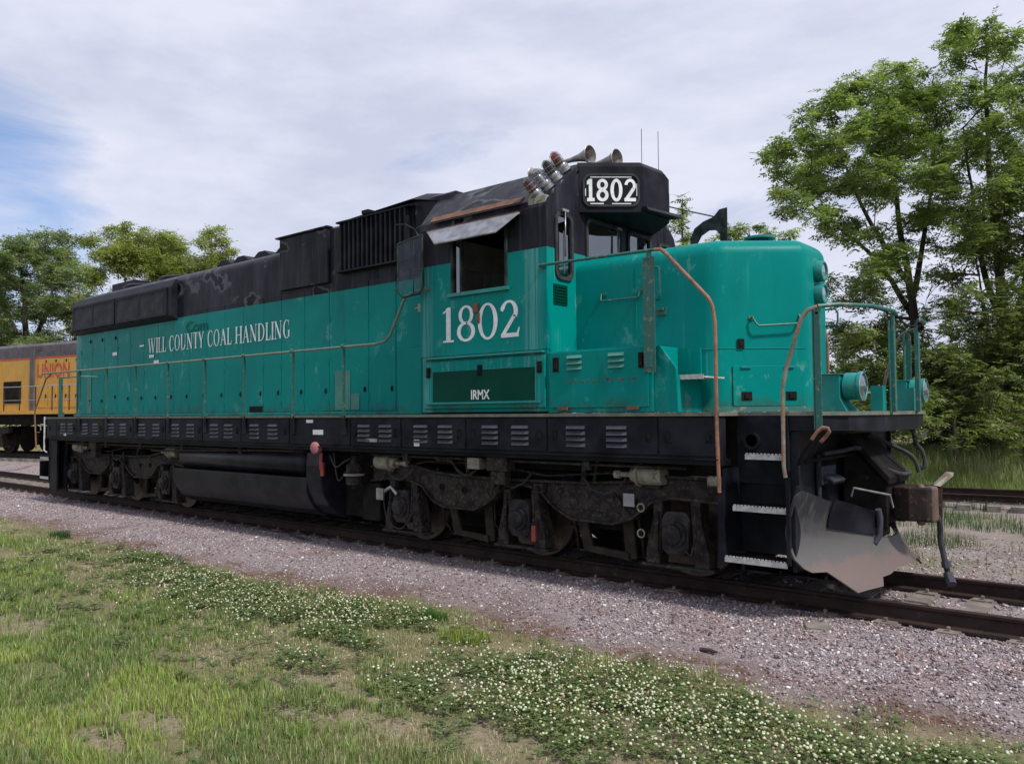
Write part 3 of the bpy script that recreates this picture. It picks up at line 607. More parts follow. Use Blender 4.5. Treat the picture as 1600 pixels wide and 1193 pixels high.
# number boards on the angled roof corners and central face
NB = [(-1.44, -.86), (-.86, -.34), (-.83, .10), (-.83, .14), (-.90, .36), (-1.44, .86)]
mb = MB(); mb.loft([[(x, y, 4.13) for x, y in NB], [(x, y, 4.69) for x, y in NB], [(x-.05, y*.97, 4.755) for x, y in NB]]); nb = mb.build('number_box', MT['black_paint'], LOCO, bevel=.012)
def onboard(p0, p1, u, v, d):                          # a point on an upright face through two plan points
    l = math.dist(p0, p1); tx, ty = (p1[0]-p0[0])/l, (p1[1]-p0[1])/l
    return (p0[0]+tx*u+ty*d, p0[1]+ty*u-tx*d, v)
A_, B_ = NB[0], NB[1]; LNB = math.dist(A_, B_)
def board(p0, p1):
    Lb = math.dist(p0, p1)
    o_ = rrect(.05, Lb-.045, 4.20, 4.60, .10, 6); i_ = rrect(.075, Lb-.07, 4.225, 4.575, .085, 6); n = len(o_); mb = MB()
    mb.add([onboard(p0, p1, u, v, .0) for u, v in o_]+[onboard(p0, p1, u, v, .02) for u, v in o_]+[onboard(p0, p1, u, v, .02) for u, v in i_]+[onboard(p0, p1, u, v, .006) for u, v in i_], [(k*n+i, k*n+(i+1) % n, (k+1)*n+(i+1) % n, (k+1)*n+i) for k in range(3) for i in range(n)])
    fr = mb.build('board_frame', MT['rubber'], nb)
    mb = MB(); mb.add([onboard(p0, p1, u, v, .007) for u, v in i_], [tuple(range(n))]); mb.build('board_face', MT['black_paint'], nb)
    mb = MB()                                           # worn white margin
    for (u0, u1, v0, v1) in ((.14, Lb-.14, 4.553, 4.566), (.14, .30, 4.232, 4.245), (.40, Lb-.15, 4.232, 4.243), (.078, .088, 4.33, 4.42), (Lb-.085, Lb-.075, 4.33, 4.48)):
        mb.add([onboard(p0, p1, u, v, .0105) for u, v in ((u0, v0), (u1, v0), (u1, v1), (u0, v1))], [(0, 1, 2, 3)])
    mb.build('board_margin', MT['white_paint'], nb)
board(A_, B_); board((-.90, .36), (-1.44, .86))
# visor over the windshield
mb = MB(); mb.loft([[(-.86, -.36, 4.15), (-.72, -.46, 4.125), (-.62, .22, 4.12), (-.88, .30, 4.16)], [(-.86, -.36, 4.21), (-.76, -.44, 4.17), (-.66, .22, 4.17), (-.88, .30, 4.22)]]); mb.build('visor', MT['black_paint'], LOCO)
# horns
def horn(p, d, l, r, name='air_horn'):
    mb = MB(); prof = [(.018, 0), (.022, .02), (.03, l*.45), (.045, l*.68), (.07, l*.85), (r*.86, l*.97), (r, l), (r*.93, l+.006), (r*.82, l-.02), (r*.5, l-.1), (.03, l*.5), (.001, l*.45)]
    mb.lathe(prof, p, d, 22); mb.lathe([(.001, -.08), (.05, -.08), (.055, -.03), (.03, .01)], p, d, 14)
    d_ = Vector(d).normalized(); q = Vector(p)+d_*.1; mb.box(q.x-.03, q.x+.03, q.y-.025, q.y+.025, 4.72, q.z)
    return mb.build(name, MT['horn_metal'], LOCO)
horn((-1.92, -.66, 4.86), (1, -.06, .0), .54, .118); horn((-1.78, -.22, 4.90), (1, -.06, .0), .50, .122); horn((-2.2, -.42, 4.90), (-1, 0, .02), .3, .09)
# beacons up the roof slope
def beacon(p, d, mat):
    mb = MB(); d = Vector(d).normalized(); mb.lathe([(.001, 0), (.082, 0), (.082, .018), (.072, .024), (.072, .05), (.08, .055), (.08, .075), (.066, .08), (.06, .10)], p, d, 18)
    bc = mb.build('warning_beacon', MT['galvanised'], LOCO)
    q = Vector(p)+d*.095
    mb = MB(); mb.lathe([(.056, 0), (.056, .11), (.046, .15), (.02, .17), (.001, .172)], q, d, 16); mb.build('lens', mat, bc)
    mb = MB(); mb.lathe([(.03, 0), (.035, .06), (.02, .1), (.001, .11)], q, d, 10); mb.build('bulb', MT['reflector'] if mat is MT['clear_lens'] else (MT['red_paint'] if mat is MT['red_lens'] else MT['rubber']), bc)
    up = Vector((0, 0, 1)); a = d.cross(up).normalized(); b_ = a.cross(d); mb = MB()
    for k in range(6):
        t_ = 2*math.pi*k/6; r_ = lambda rr, h: q+d*h+(a*math.cos(t_)+b_*math.sin(t_))*rr
        mb.tube([r_(.066, -.02), r_(.066, .10), r_(.054, .155), r_(.0, .185)], .0035, 4)
    for h in (.04, .10): mb.tube([q+d*h+(a*math.cos(2*math.pi*k/16)+b_*math.sin(2*math.pi*k/16))*.066 for k in range(17)], .0035, 4)
    mb.build('wire_guard', MT['galvanised'], bc)
nrm = (-.28, -.60, .75)
beacon((-1.62, -1.40, 4.23), nrm, MT['red_lens']); beacon((-1.60, -1.24, 4.37), nrm, MT['clear_lens']); beacon((-1.58, -1.09, 4.50), nrm, MT['rubber']); beacon((-1.56, -.96, 4.63), nrm, MT['red_lens'])
mb = MB(); mb.box(-1.72, -1.46, -1.48, -1.34, 4.13, 4.235); mb.build('lamp_bracket', MT['cream_paint'], LOCO, bevel=.01)
# antennas on the roof
def ant(x, y, z0, z1, r=.006, knob=None):
    mb = MB(); mb.tube([(x, y, z0-.12), (x, y, z0+.05)], .018, 6); mb.tube([(x, y, z0), (x, y, z1)], r, 5)
    if knob: mb.tube([(x, y, knob), (x, y, knob+.10)], .018, 6)
    mb.build('radio_antenna', MT['rubber'], LOCO)
ant(-1.9, .32, 4.80, 5.08, .007); ant(-1.7, 1.05, 4.60, 5.72, .0045, 5.1); ant(-1.55, 1.25, 4.4, 5.70, .0045, 5.0)
# grab details at the rear edge of cab: mirror frames (wind deflector)
def mirror(pts, label=None):
    mb = MB(); p = [Vector(q) for q in pts]; n = (p[1]-p[0]).cross(p[3]-p[0]).normalized()*.004
    mb.tube([*pts, pts[0], pts[1]], .014, 6); f = mb.build('wind_deflector', MT['mirror_frame'], LOCO)
    mb = MB(); mb.add([q-n for q in p]+[q+n for q in p], [(0,3,2,1),(4,5,6,7),(0,1,5,4),(1,2,6,5),(2,3,7,6),(3,0,4,7)]); mb.build('glass', MT['clear_glass'], f); return f
wd = mirror([(-3.76, -1.66, 3.95), (-3.36, -1.60, 4.03), (-3.34, -1.60, 3.37), (-3.40, -1.61, 3.28), (-3.66, -1.66, 3.25), (-3.74, -1.67, 3.32)])
mb = MB(); mb.tube([(-3.50, -1.62, 4.01), (-3.50, -1.62, 3.3)], .009, 5); mb.tube([(-3.40, -1.60, 3.98), (-3.5, -1.60, 4.12), (-3.64, -1.63, 4.20), (-3.82, -1.64, 4.22)], .011, 5); mb.tube([(-3.48, -1.6, 4.12), (-3.36, -1.35, 4.3)], .009, 5); mb.tube([(-3.35, -1.6, 3.6), (-3.49, -1.5, 3.6)], .012, 5); mb.build('bracket', MT['mirror_frame'], wd)
# far side mirror sheets seen beyond the nose
mb = MB(); o_ = [(-1.30, 3.7), (-1.29, 4.20), (-1.22, 4.34), (-1.08, 4.42), (-.93, 4.46), (-.84, 4.55), (-.73, 4.56), (-.73, 3.7), (-.83, 3.7), (-.835, 4.20), (-.90, 4.27), (-1.0, 4.28), (-1.12, 4.22), (-1.19, 4.10), (-1.21, 3.7)]
mb.prism(o_, 'y', 1.66, 1.68); mb.tube([(-1.40, 1.2, 4.60), (-1.37, 1.6, 4.62), (-.92, 1.66, 4.46)], .010, 5); mb.build('side_mirror', MT['mirror_frame'], LOCO)
# step and seat of the small floodlight on the hood
mb = MB(); mb.box(-4.02, -3.88, -1.06, -.96, 3.14, 3.26); mb.tube([(-4.1, -1.02, 3.2), (-3.84, -1.02, 3.24)], .022, 8); mb.box(-4.0, -3.9, -.96, -.93, 3.18, 3.24); mb.build('flood_light', MT['cream_paint'], LOCO, bevel=.01)
mb = MB(); mb.box(-2.56, -2.48, -1.501, -1.525, 2.97, 3.08); mb.box(-2.50, -2.46, -1.501, -1.52, 2.84, 2.96); mb.build('padlock_hasp', MT['rust_brown'], LOCO)
# ---- short hood (nose) with angled, rounded corners
def arc(cx, cy, r, a0, a1, n): return [(cx+r*math.cos(R(a0+(a1-a0)*k/n)), cy+r*math.sin(R(a0+(a1-a0)*k/n))) for k in range(n+1)]
half = [(-1.437, -.93), (-.6, -.93), (0, -.93)]+arc(.20, -.63, .30, -90, -40, 6)+arc(.90, -.23, .15, -50, -6, 6)+[(1.052, -.12)]
NP = half+[(x, -y) for x, y in half[::-1]]
def inset(pts, d):
    n = len(pts); out = []
    for i, (x, y) in enumerate(pts):
        if x < -1.43: out.append((x, y+(d if y < 0 else -d))); continue
        x0, y0 = pts[i-1]; x1, y1 = pts[(i+1) % n]; l = math.hypot(x1-x0, y1-y0) or 1; out.append((x-(y1-y0)/l*d, y+(x1-x0)/l*d))
    return out
rings = []; rt = .17
for z, d in [(1.745, 0), (2.4, 0), (3.0, 0), (3.39, 0)]+[(3.39+rt*math.sin(R(a)), rt*(1-math.cos(R(a)))) for a in (15, 30, 45, 60, 75, 88)]+[(3.572, .35), (3.576, .6)]:
    rings.append([(x, y, z) for x, y in inset(NP, d)])
mb = MB(); mb.loft(rings, smooth=True); nose = mb.build('short_hood', MT['green_paint'], LOCO)
mb = MB(); mb.lathe([(.14, 0), (.14, .05), (.10, .06), (.09, .085), (.17, .09), (.17, .115), (.10, .13), (.001, .13)], (.45, -.05, 3.57), (0, 0, 1), 20); mb.build('roof_vent', MT['teal_part'], nose)
mb = MB(); ch = inset(NP, -.018); mb.loft([[(x, y, 1.742) for x, y in ch if x > -1.43 or True], [(x, y, 1.80) for x, y in inset(NP, -.010)]]); mb.build('nose_skirt', MT['green_pipe'], nose)
# twin headlights on the centre of the nose
mb = MB(); hh = rrect(-.135, .135, 2.83, 3.38, .12, 7); mb.prism(hh, 'x', 1.03, 1.055); hl = mb.build('headlight_housing', MT['teal_part'], nose, bevel=.008)
for z in (3.235, 2.995):
    mb = MB(); mb.lathe([(.112, 0), (.112, .07), (.105, .085), (.088, .087), (.086, .05), (.075, .02), (.001, .0)], (1.056, 0, z), (1, 0, 0), 24); h = mb.build('headlight', MT['teal_part'], hl)
    mb = MB(); mb.lathe([(.001, .01), (.06, .03), (.084, .062), (.086, .07), (.084, .07), (.0, .07)][:4], (1.056, 0, z), (1, 0, 0), 22); mb.build('reflector', MT['reflector'], h)
    mb = MB(); mb.lathe([(.0861, .064), (.06, .083), (.001, .09)], (1.056, 0, z), (1, 0, 0), 22); mb.build('lens', MT['lamp_glass'], h)
mb = MB()
for zz_ in (2.40,):
    ln = [(x, y, zz_) for x, y in inset(NP, -.002)][:14]; mb.tube(ln, .0045, 5)
mb.tube([(-.62, -.932, 1.80), (-.62, -.932, 3.36)], .0045, 5); mb.build('weld_seam', MT['green_paint'], nose)
# angled face helper: the flat between the side and the front of the nose
PA, PB = (.393, -.860), (.996, -.345)
LF = math.dist(PA, PB)
def nf(u, v, d): return onboard(PA, PB, u, v, d)
def nbox(mb, u0, u1, v0, v1, d0, d1):
    mb.add([nf(u, v, d) for v in (v0, v1) for u, d in ((u0, d0), (u1, d0), (u1, d1), (u0, d1))], [(0,3,2,1),(4,5,6,7),(0,1,5,4),(1,2,6,5),(2,3,7,6),(3,0,4,7)])
mb = MB(); nbox(mb, .075, LF-.01, 1.80, 2.22, .001, .013); nd = mb.build('nose_door', MT['green_paint'], nose, bevel=.004, segs=1)
mb = MB(); nbox(mb, .16, .27, 1.86, 1.95, .0135, .018); nbox(mb, .195, .245, 1.88, 1.93, .018, .03); mb.build('latch', MT['under_black'], nd)
mb = MB(); nbox(mb, LF-.17, LF-.06, 1.86, 1.95, .0135, .018); nbox(mb, LF-.135, LF-.08, 1.88, 1.93, .018, .03); mb.build('latch', MT['under_black'], nd)
mb = MB(); nbox(mb, .16, .26, 2.195, 2.215, .001, .03); nbox(mb, LF-.18, LF-.08, 2.195, 2.215, .001, .03); mb.build('hinge', MT['teal_part'], nd)
mb = MB(); nbox(mb, .13, .20, 2.40, 2.50, .001, .014); nbox(mb, .15, .185, 2.425, 2.475, .014, .02); mb.build('latch', MT['under_black'], nose)
mb = MB(); mb.tube([nf(.28, 2.72, -.02), nf(.28, 2.72, .045), nf(.305, 2.66, .06), nf(.34, 2.63, .065), nf(LF-.06, 2.65, .065), nf(LF-.02, 2.67, .06), nf(LF-.01, 2.75, .0)], .011, 7); mb.lathe([(.03, 0), (.03, .012), (.001, .012)], nf(.28, 2.72, -.002), (.64, -.77, 0), 10); mb.build('grab_iron', MT['green_pipe'], nose)
# far side grab iron and loop in front
mb = MB(); mb.tube([(1.0, .32, 2.68), (1.14, .32, 2.68), (1.16, .32, 2.72), (1.16, .32, 2.82), (1.13, .32, 2.86), (1.0, .32, 2.86)], .011, 7); mb.build('grab_iron', MT['green_pipe'], nose)
# nose side rail, handle, small latch
mb = MB(); mb.tube([(-1.05, -.93, 3.10), (-1.05, -.985, 3.10), (-1.05, -1.0, 3.03), (-1.03, -1.0, 3.015), (-.57, -1.0, 3.015), (-.55, -1.0, 3.03), (-.55, -.985, 3.10), (-.55, -.93, 3.10)], .011, 7)
mb.lathe([(.035, 0), (.035, .015), (.001, .015)], (-1.05, -.93, 3.10), (0, -1, 0), 10); mb.lathe([(.035, 0), (.035, .015), (.001, .015)], (-.55, -.93, 3.10), (0, -1, 0), 10); mb.build('grab_iron', MT['green_pipe'], nose)
mb = MB(); mb.tube([(-.40, -.93, 3.32), (-.40, -1.01, 3.32), (-.30, -1.01, 3.32), (-.28, -1.01, 3.30), (-.28, -1.01, 3.0), (-.30, -1.01, 2.98), (-.36, -.93, 2.98)], .011, 7); mb.box(-.36, -.24, -.93, -.955, 2.80, 2.88); mb.box(-.34, -.26, -.955, -.99, 2.85, 2.875); mb.build('grab_iron', MT['green_pipe'], nose)
# ---- box beside the nose with two louvered doors
def sidebox(s):
    mb = MB(); mb.box(-1.436, -.10, s*.935, s*1.50, 1.745, 2.43); bx = mb.build('equipment_box', MT['green_paint'], LOCO, bevel=.008)
    for a, b_ in ((-1.40, -.14),):
        mb = MB(); mb.box(a, b_, s*1.501, s*1.515, 1.80, 2.415); d = mb.build('box_door', MT['green_paint'], bx, bevel=.004, segs=1)
    for xl in (-1.06, -.52):
        mb = MB(); louver_bank(mb, xl, s*1.516, 2.295, .20, s, 3, .062, .036, .03); mb.build('louver', MT['patch_green'], bx)
    for xl in (-1.31, -.21):
        mb = MB(); mb.box(xl-.04, xl+.04, s*1.516, s*1.524, 2.20, 2.36); mb.box(xl-.02, xl+.02, s*1.524, s*1.545, 2.23, 2.32); mb.build('latch', MT['under_black'], bx)
    for xl in (-1.22, -.32):
        mb = MB(); mb.box(xl-.07, xl+.07, s*1.516, s*1.53, 1.775, 1.81); mb.build('hinge', MT['rust_brown'], bx)
    mb = MB(); mb.prism([(-.098, 1.745), (-.098, 2.42), (-.03, 2.42), (.15, 2.19), (.17, 1.745)], 'y', s*1.44, s*1.47); mb.box(-.098, .165, s*.935, s*.96, 1.745, 2.42); mb.box(.13, .16, s*.96, s*1.44, 1.745, 2.12); mb.build('step_bracket', MT['green_paint'], LOCO)
    mb = MB(); mb.box(.165, .42, s*.94, s*1.40, 2.085, 2.10)
    for k in range(10): mb.box(.175+k*.024, .185+k*.024, s*1.38, s*1.401, 2.10, 2.118)
    mb.box(.165, .42, s*1.401, s*1.41, 2.07, 2.116); mb.build('step_tread', MT['white_tread'], LOCO)
mir(sidebox)
mb = MB()
for k in range(16): x = -1.15+k*.055; mb.box(x, x+.012+.03*(k % 3 == 0), -1.5152, -1.517, 2.075+.006*(k % 2), 2.095+.012*(k % 4 == 1)+.008*(k > 8))
mb.build('rust_streak', MT['rust_brown'], LOCO)
# ---- handrails
def post(s, x, z1, z0=1.46, w_=.028, name='handrail_post', mat='green_pipe'):
    mb = MB(); y = s*1.585
    mb.prism([(x-w_, y), (x+w_, y), (x+w_, y-s*.012), (x-w_, y-s*.012)], 'z', z0+.24, z1-.06)
    mb.box(x-.012, x+.012, y-s*.012, y+s*.012, z0+.24, z1); mb.lathe([(.032, -.03), (.032, .03)], (x, y-s*.0, z1), (1, 0, 0), 10)
    p = mb.build(name, MT[mat], LOCO); mb = MB(); mb.box(x-w_-.006, x+w_+.006, s*1.562, s*1.595, z0, z0+.27); mb.build('post_bracket', MT['black_paint'], p); return p
PX = [-13.76, -12.46, -11.22, -9.97, -8.70, -7.49, -6.17, -4.97]
def railside(s):
    for x in PX: post(s, x, 2.70)
    Yr = s*1.585
    mb = MB(); mb.tube([(-15.80, Yr, 2.72), (-9.9, Yr, 2.695), (-4.25, Yr, 2.69), (-4.08, Yr, 2.72), (-3.98, Yr, 2.80), (-3.74, Yr, 3.20), (-3.66, Yr, 3.28), (-3.56, Yr, 3.31), (-3.38, s*1.56, 3.34), (-3.36, s*1.50, 3.34)], .019, 8); mb.lathe([(.04, -.005), (.04, .01)], (-3.36, s*1.50, 3.34), (0, s, 0), 10); mb.build('handrail', MT['worn_rail'], LOCO)
    mb = MB(); mb.tube([(-1.50, s*1.50, 3.41), (-1.50, s*1.56, 3.41), (-.75, s*1.56, 3.40), (-.02, s*1.56, 3.385)], .018, 8); mb.lathe([(.04, -.005), (.04, .01)], (-1.50, s*1.50, 3.41), (0, s, 0), 10); mb.build('handrail', MT['green_pipe'], LOCO)
    mb = MB(); mb.tube([(-.02, s*1.56, 3.385), (.05, s*1.56, 3.38), (.10, s*1.56, 3.34), (.56, s*1.56, 2.84), (.60, s*1.56, 2.76), (.625, s*1.56, 2.6), (.63, s*1.57, 1.6), (.635, s*1.55, .98)], .019, 8); mb.build('handrail', MT['copper_rust'], LOCO)
    mb = MB(); mb.box(-.16, -.03, s*1.545, s*1.56, 2.15, 3.32); mb.box(-.155, -.14, s*1.50, s*1.545, 2.15, 3.32); mb.box(-.11, -.07, s*1.535, s*1.575, 3.30, 3.37); mb.box(-.13, -.06, s*1.56, s*1.572, 2.2, 2.34); mb.build('handrail_post', MT['green_pipe'], LOCO)
    # front corner
    mb = MB(); mb.tube([(1.275, s*1.545, 1.15), (1.262, s*1.55, 1.25), (1.265, s*1.55, 1.95), (1.30, s*1.55, 2.12), (1.44, s*1.54, 2.56), (1.50, s*1.535, 2.64), (1.58, s*1.51, 2.67)], .019, 8); mb.build('handrail', MT['copper_rust'] if 0 else MT['worn_rail2'], LOCO)
    mb = MB(); mb.tube([(1.58, s*1.51, 2.67), (1.72, s*1.40, 2.685), (1.88, s*.95, 2.70), (1.94, s*.50, 2.69), (1.94, s*.40, 2.67)], .02, 8); mb.build('handrail', MT['green_pipe'], LOCO)
    mb = MB(); mb.box(1.53, 1.545, s*1.43, s*1.52, 1.58, 2.64); mb.prism([(1.54, s*1.505), (1.60, s*1.505), (1.60, s*1.52), (1.54, s*1.52)], 'z', 1.58, 2.62); mb.box(1.56, 1.585, s*1.49, s*1.52, 2.60, 2.66); mb.build('corner_post', MT['green_pipe'], LOCO)
    mb = MB(); mb.box(1.90, 1.935, s*.42, s*.48, 1.73, 2.55); mb.box(1.89, 1.90, s*.44, s*.51, 1.72, 2.60); mb.box(1.91, 1.935, s*.43, s*.47, 2.55, 2.68); mb.build('handrail_post', MT['green_pipe'], LOCO)
    # rear corner
    mb = MB(); mb.box(-15.10, -14.98, s*1.47, s*1.485, 1.745, 2.62); mb.box(-15.10, -15.085, s*1.40, s*1.47, 1.745, 2.62); mb.box(-14.98, -14.80, s*1.475, s*1.482, 1.745, 1.85); mb.tube([(-15.05, s*1.48, 2.6), (-14.4, s*1.3, 2.62), (-14.3, s*1.0, 2.62)], .014, 6); mb.build('corner_post', MT['green_pipe'], LOCO)
    mb = MB(); mb.tube([(-15.30, s*1.56, 2.70), (-15.50, s*1.60, 2.60), (-16.10, s*1.60, 1.90), (-16.12, s*1.60, 1.8), (-16.06, s*1.58, 1.04), (-15.95, s*1.56, .98)], .017, 7); mb.build('handrail', MT['copper_rust'], LOCO)
    mb = MB(); mb.tube([(-15.62, s*1.57, 1.75), (-15.60, s*1.58, 1.0), (-15.50, s*1.56, .96)], .018, 7); mb.tube([(-15.60, s*1.58, 1.58), (-15.80, s*1.58, 1.58), (-15.82, s*1.58, 1.45)], .012, 6); mb.build('grab_iron', MT['white_tread'], LOCO)

mir(railside)
mb = MB()                                               # slack safety chain between the front rails
mb.tube([(1.94, -.40, 2.66), (1.95, -.2, 2.60), (1.95, 0, 2.585), (1.95, .2, 2.60), (1.94, .40, 2.66)], .009, 6); mb.tube([(1.93, .42, 2.68), (1.97, .48, 2.60), (1.93, .52, 2.66)], .018, 6); mb.tube([(1.96, .40, 2.62), (1.93, .46, 2.57), (1.96, .52, 2.62)], .012, 6); mb.build('safety_chain', MT['under_black'], LOCO)
# ditch lights
def ditch(s):
    y = s*1.12; DX = .07; mb = MB(); mb.prism([(1.44+DX, 1.742), (1.44+DX, 2.07), (1.60+DX, 2.07), (1.60+DX, 1.86), (1.66+DX, 1.742)], 'y', y-.13, y+.13); mb.box(1.42+DX, 1.62+DX, y-.14, y+.14, 2.071, 2.08)
    b_ = mb.build('ditch_light', MT['teal_part'], LOCO, bevel=.008)
    mb = MB(); mb.lathe([(.10, 0), (.125, .02), (.125, .13), (.135, .14), (.135, .165), (.115, .168), (.11, .12), (.06, .06), (.001, .05)], (1.60+DX, y, 1.965), (1, 0, 0), 26); h = mb.build('lamp_housing', MT['teal_part'], b_)
    mb = MB(); mb.lathe([(.001, .07), (.07, .09), (.105, .135), (.112, .15)], (1.60+DX, y, 1.965), (1, 0, 0), 24); mb.build('reflector', MT['reflector'], b_)
    mb = MB(); mb.lathe([(.116, .152), (.08, .176), (.001, .188)], (1.60+DX, y, 1.965), (1, 0, 0), 24); mb.lathe([(.13, .160), (.136, .170), (.118, .172), (.114, .160)], (1.60+DX, y, 1.965), (1, 0, 0), 24); mb.build('lens', MT['lamp_glass'], b_)
    mb = MB(); mb.prism([(1.62+DX, 1.742), (1.62+DX, 1.85), (1.72+DX, 1.742)], 'y', y-.02, y+.02); mb.build('bracket', MT['teal_part'], b_)
mir(ditch)
for y_ in (-.56, .56): mb = MB(); mb.box(1.75, 1.86, y_-.06, y_+.06, 1.742, 1.98); mb.build('post_base', MT['teal_part'], LOCO)
# ---- front steps
def steps(s, x0=.66, x1=1.285, d=1, name='step_tread'):
    mb = MB(); q = lambda x: x
    mb.box(x0-.02, x1+.02, s*1.10, s*1.12, .38, 1.70); mb.box(x1-.02, x1+.01, s*1.12, s*1.53, .36, 1.70)
    mb.prism([(x0-.06, .30), (x0-.06, 1.0), (x0, 1.0), (x0, .30)], 'y', s*1.48, s*1.52); mb.box(x0-.06, x0-.045, s*1.38, s*1.48, .3, 1.0); mb.box(x0-.03, x0, s*1.12, s*1.47, .36, 1.2)
    mb.build('stepwell', MT['black_paint'], LOCO)
    for z, a in ((.375, x0+.0), (.86, x0+.09), (1.345, x0+.22)):
        mb = MB(); mb.box(a, x1-.022, s*1.22, s*1.505, z-.012, z)
        for i in range(14):
            for j in range(5):
                xx_ = a+.03+i*(x1-a-.06)/13; yy_ = s*(1.26+j*.05); mb.box(xx_-.010, xx_+.010, yy_-.01, yy_+.01, z, z+.010)
        t_ = mb.build('step_tread', MT['under_black'], LOCO)
        mb = MB(); mb.box(a, x1-.022, s*1.506, s*1.515, z-.045, z+.002)
        n = int((x1-a)/.035)
        for i in range(n): mb.box(a+.008+i*.035, a+.028+i*.035, s*1.500, s*1.515, z+.0025, z+.014)
        mb.build('white_edge', MT['white_tread'], t_)
mir(steps)
# ---- rear end steps and pilot
def rsteps(s):
    mb = MB(); mb.box(-15.50, -15.0, s*1.30, s*1.34, .10, 1.24); mb.box(-15.50, -15.47, s*1.12, s*1.50, .12, 1.24); mb.box(-15.50, -15.1, s*1.46, s*1.50, .12, 1.24); mb.box(-16.02, -15.98, s*1.2, s*1.52, .33, .75)
    mb.build('stepwell', MT['black_paint'], LOCO)
    for z in (.40, .84):
        mb = MB(); mb.box(-15.97, -15.51, s*1.2, s*1.52, z-.02, z); t_ = mb.build('step_tread', MT['under_black'], LOCO); mb = MB(); mb.box(-15.97, -15.51, s*1.521, s*1.53, z-.045, z+.01); mb.build('white_edge', MT['white_tread'], t_)
mir(rsteps)
mb = MB(); mb.box(-15.68, -15.62, -1.45, 1.45, .25, 1.68); mb.box(-15.60, -15.4, -.35, .35, .5, 1.3); mb.build('rear_pilot', MT['black_paint'], LOCO)
mb = MB(); mb.box(-16.3, -15.69, -.10, .10, .72, .96); mb.box(-16.5, -16.25, -.17, .17, .66, 1.0); mb.build('rear_coupler', MT['rust_metal'], LOCO, bevel=.04)
# ---- front pilot plate, draft gear, hoses
mb = MB(); mb.box(1.30, 1.33, -1.48, 1.48, .30, 1.56); mb.box(1.331, 1.37, -1.48, -1.44, 1.08, 1.56); mb.box(1.331, 1.37, 1.44, 1.48, 1.08, 1.56); mb.build('pilot_plate', MT['black_paint'], LOCO)
mb = MB(); mb.prism([(1.38, 1.46), (1.38, .62), (1.75, .62), (1.80, .92), (1.78, 1.05)], 'y', -.30, .30); mb.box(1.38, 1.80, -.33, -.301, .6, 1.12); mb.box(1.38, 1.80, .301, .33, .6, 1.12); mb.prism([(1.40, 1.50), (1.46, 1.52), (1.84, 1.10), (1.82, 1.02)], 'y', -.36, .36); mb.build('draft_gear', MT['under_black'], LOCO, bevel=.015)
mb = MB()
for i, y in enumerate((-.82, -.74, -.66, -.90)): mb.tube([(1.37, y, 1.12), (1.46, y, 1.10), (1.50, y, 1.07)], .026, 8)
mb.box(1.371, 1.40, -.98, -.58, 1.05, 1.22); mb.build('air_connector', MT['galvanised_dark'] if 'galvanised_dark' in MT else MT['louver_black'], LOCO)
def hose(pts, r=.022, mat='rubber', name='air_hose'):
    # smooth the polyline
    P_ = [Vector(p) for p in pts]; out = []
    for i in range(len(P_)-1):
        p0 = P_[max(i-1, 0)]; p1 = P_[i]; p2 = P_[i+1]; p3 = P_[min(i+2, len(P_)-1)]
        for k in range(5):
            t_ = k/5; out.append(.5*((2*p1)+(p2-p0)*t_+(2*p0-5*p1+4*p2-p3)*t_*t_+(3*p1-p0-3*p2+p3)*t_**3))
    out.append(P_[-1]); mb = MB(); mb.tube(out, r, 8); return mb.build(name, MT[mat], LOCO)
hose([(1.41, -.95, 1.34), (1.50, -.7, 1.36), (1.56, -.35, 1.37), (1.70, -.2, 1.20), (1.86, -.1, 1.12), (1.92, .05, 1.12)])
hose([(1.55, -.05, 1.50), (1.72, .1, 1.40), (1.90, .2, 1.28), (1.96, .22, 1.12)])
hose([(1.78, .75, 1.58), (1.80, .78, 1.40), (1.86, .8, 1.30), (1.88, .78, 1.15), (1.80, .75, 1.12)])
hose([(1.80, .55, 1.56), (1.84, .7, 1.45), (1.88, .95, 1.52)], .014)
hose([(1.36, -.95, 1.33), (1.36, -.95, .7)], .024)
hose([(1.75, .30, .78), (2.12, .12, .72), (2.16, .12, .45), (2.20, .10, .25), (2.22, .12, .14)], .027)
mb = MB(); mb.tube([(2.215, .12, .16), (2.235, .10, .10), (2.26, .06, .06)], .045, 8); mb.tube([(2.20, .11, .27), (2.21, .11, .21)], .044, 8); mb.build('hose_coupling', MT['louver_black'], LOCO)
mb = MB(); mb.tube([(1.38, -1.50, 1.27), (1.42, -1.56, 1.34), (1.53, -1.57, 1.50)], .015, 7); mb.tube([(1.44, -1.53, 1.28), (1.60, -1.55, 1.48)], .015, 7); mb.tube([(1.36, -1.4, 1.29), (1.40, -1.52, 1.30)], .015, 7); lv_ = mb.build('uncoupling_lever', MT['under_black'], LOCO)
mb = MB(); mb.tube([(1.525, -1.57, 1.495), (1.575, -1.57, 1.565), (1.62, -1.57, 1.60), (1.665, -1.565, 1.595), (1.675, -1.56, 1.565), (1.65, -1.555, 1.53), (1.595, -1.55, 1.475)], .017, 8); mb.build('handle', MT['copper_rust'], lv_)
mb = MB(); mb.tube([(1.40, -1.4, 1.29), (1.44, -.8, 1.30), (1.48, -.2, 1.31), (1.5, .6, 1.31)], .016, 7); mb.build('lever_rod', MT['under_black'], LOCO)
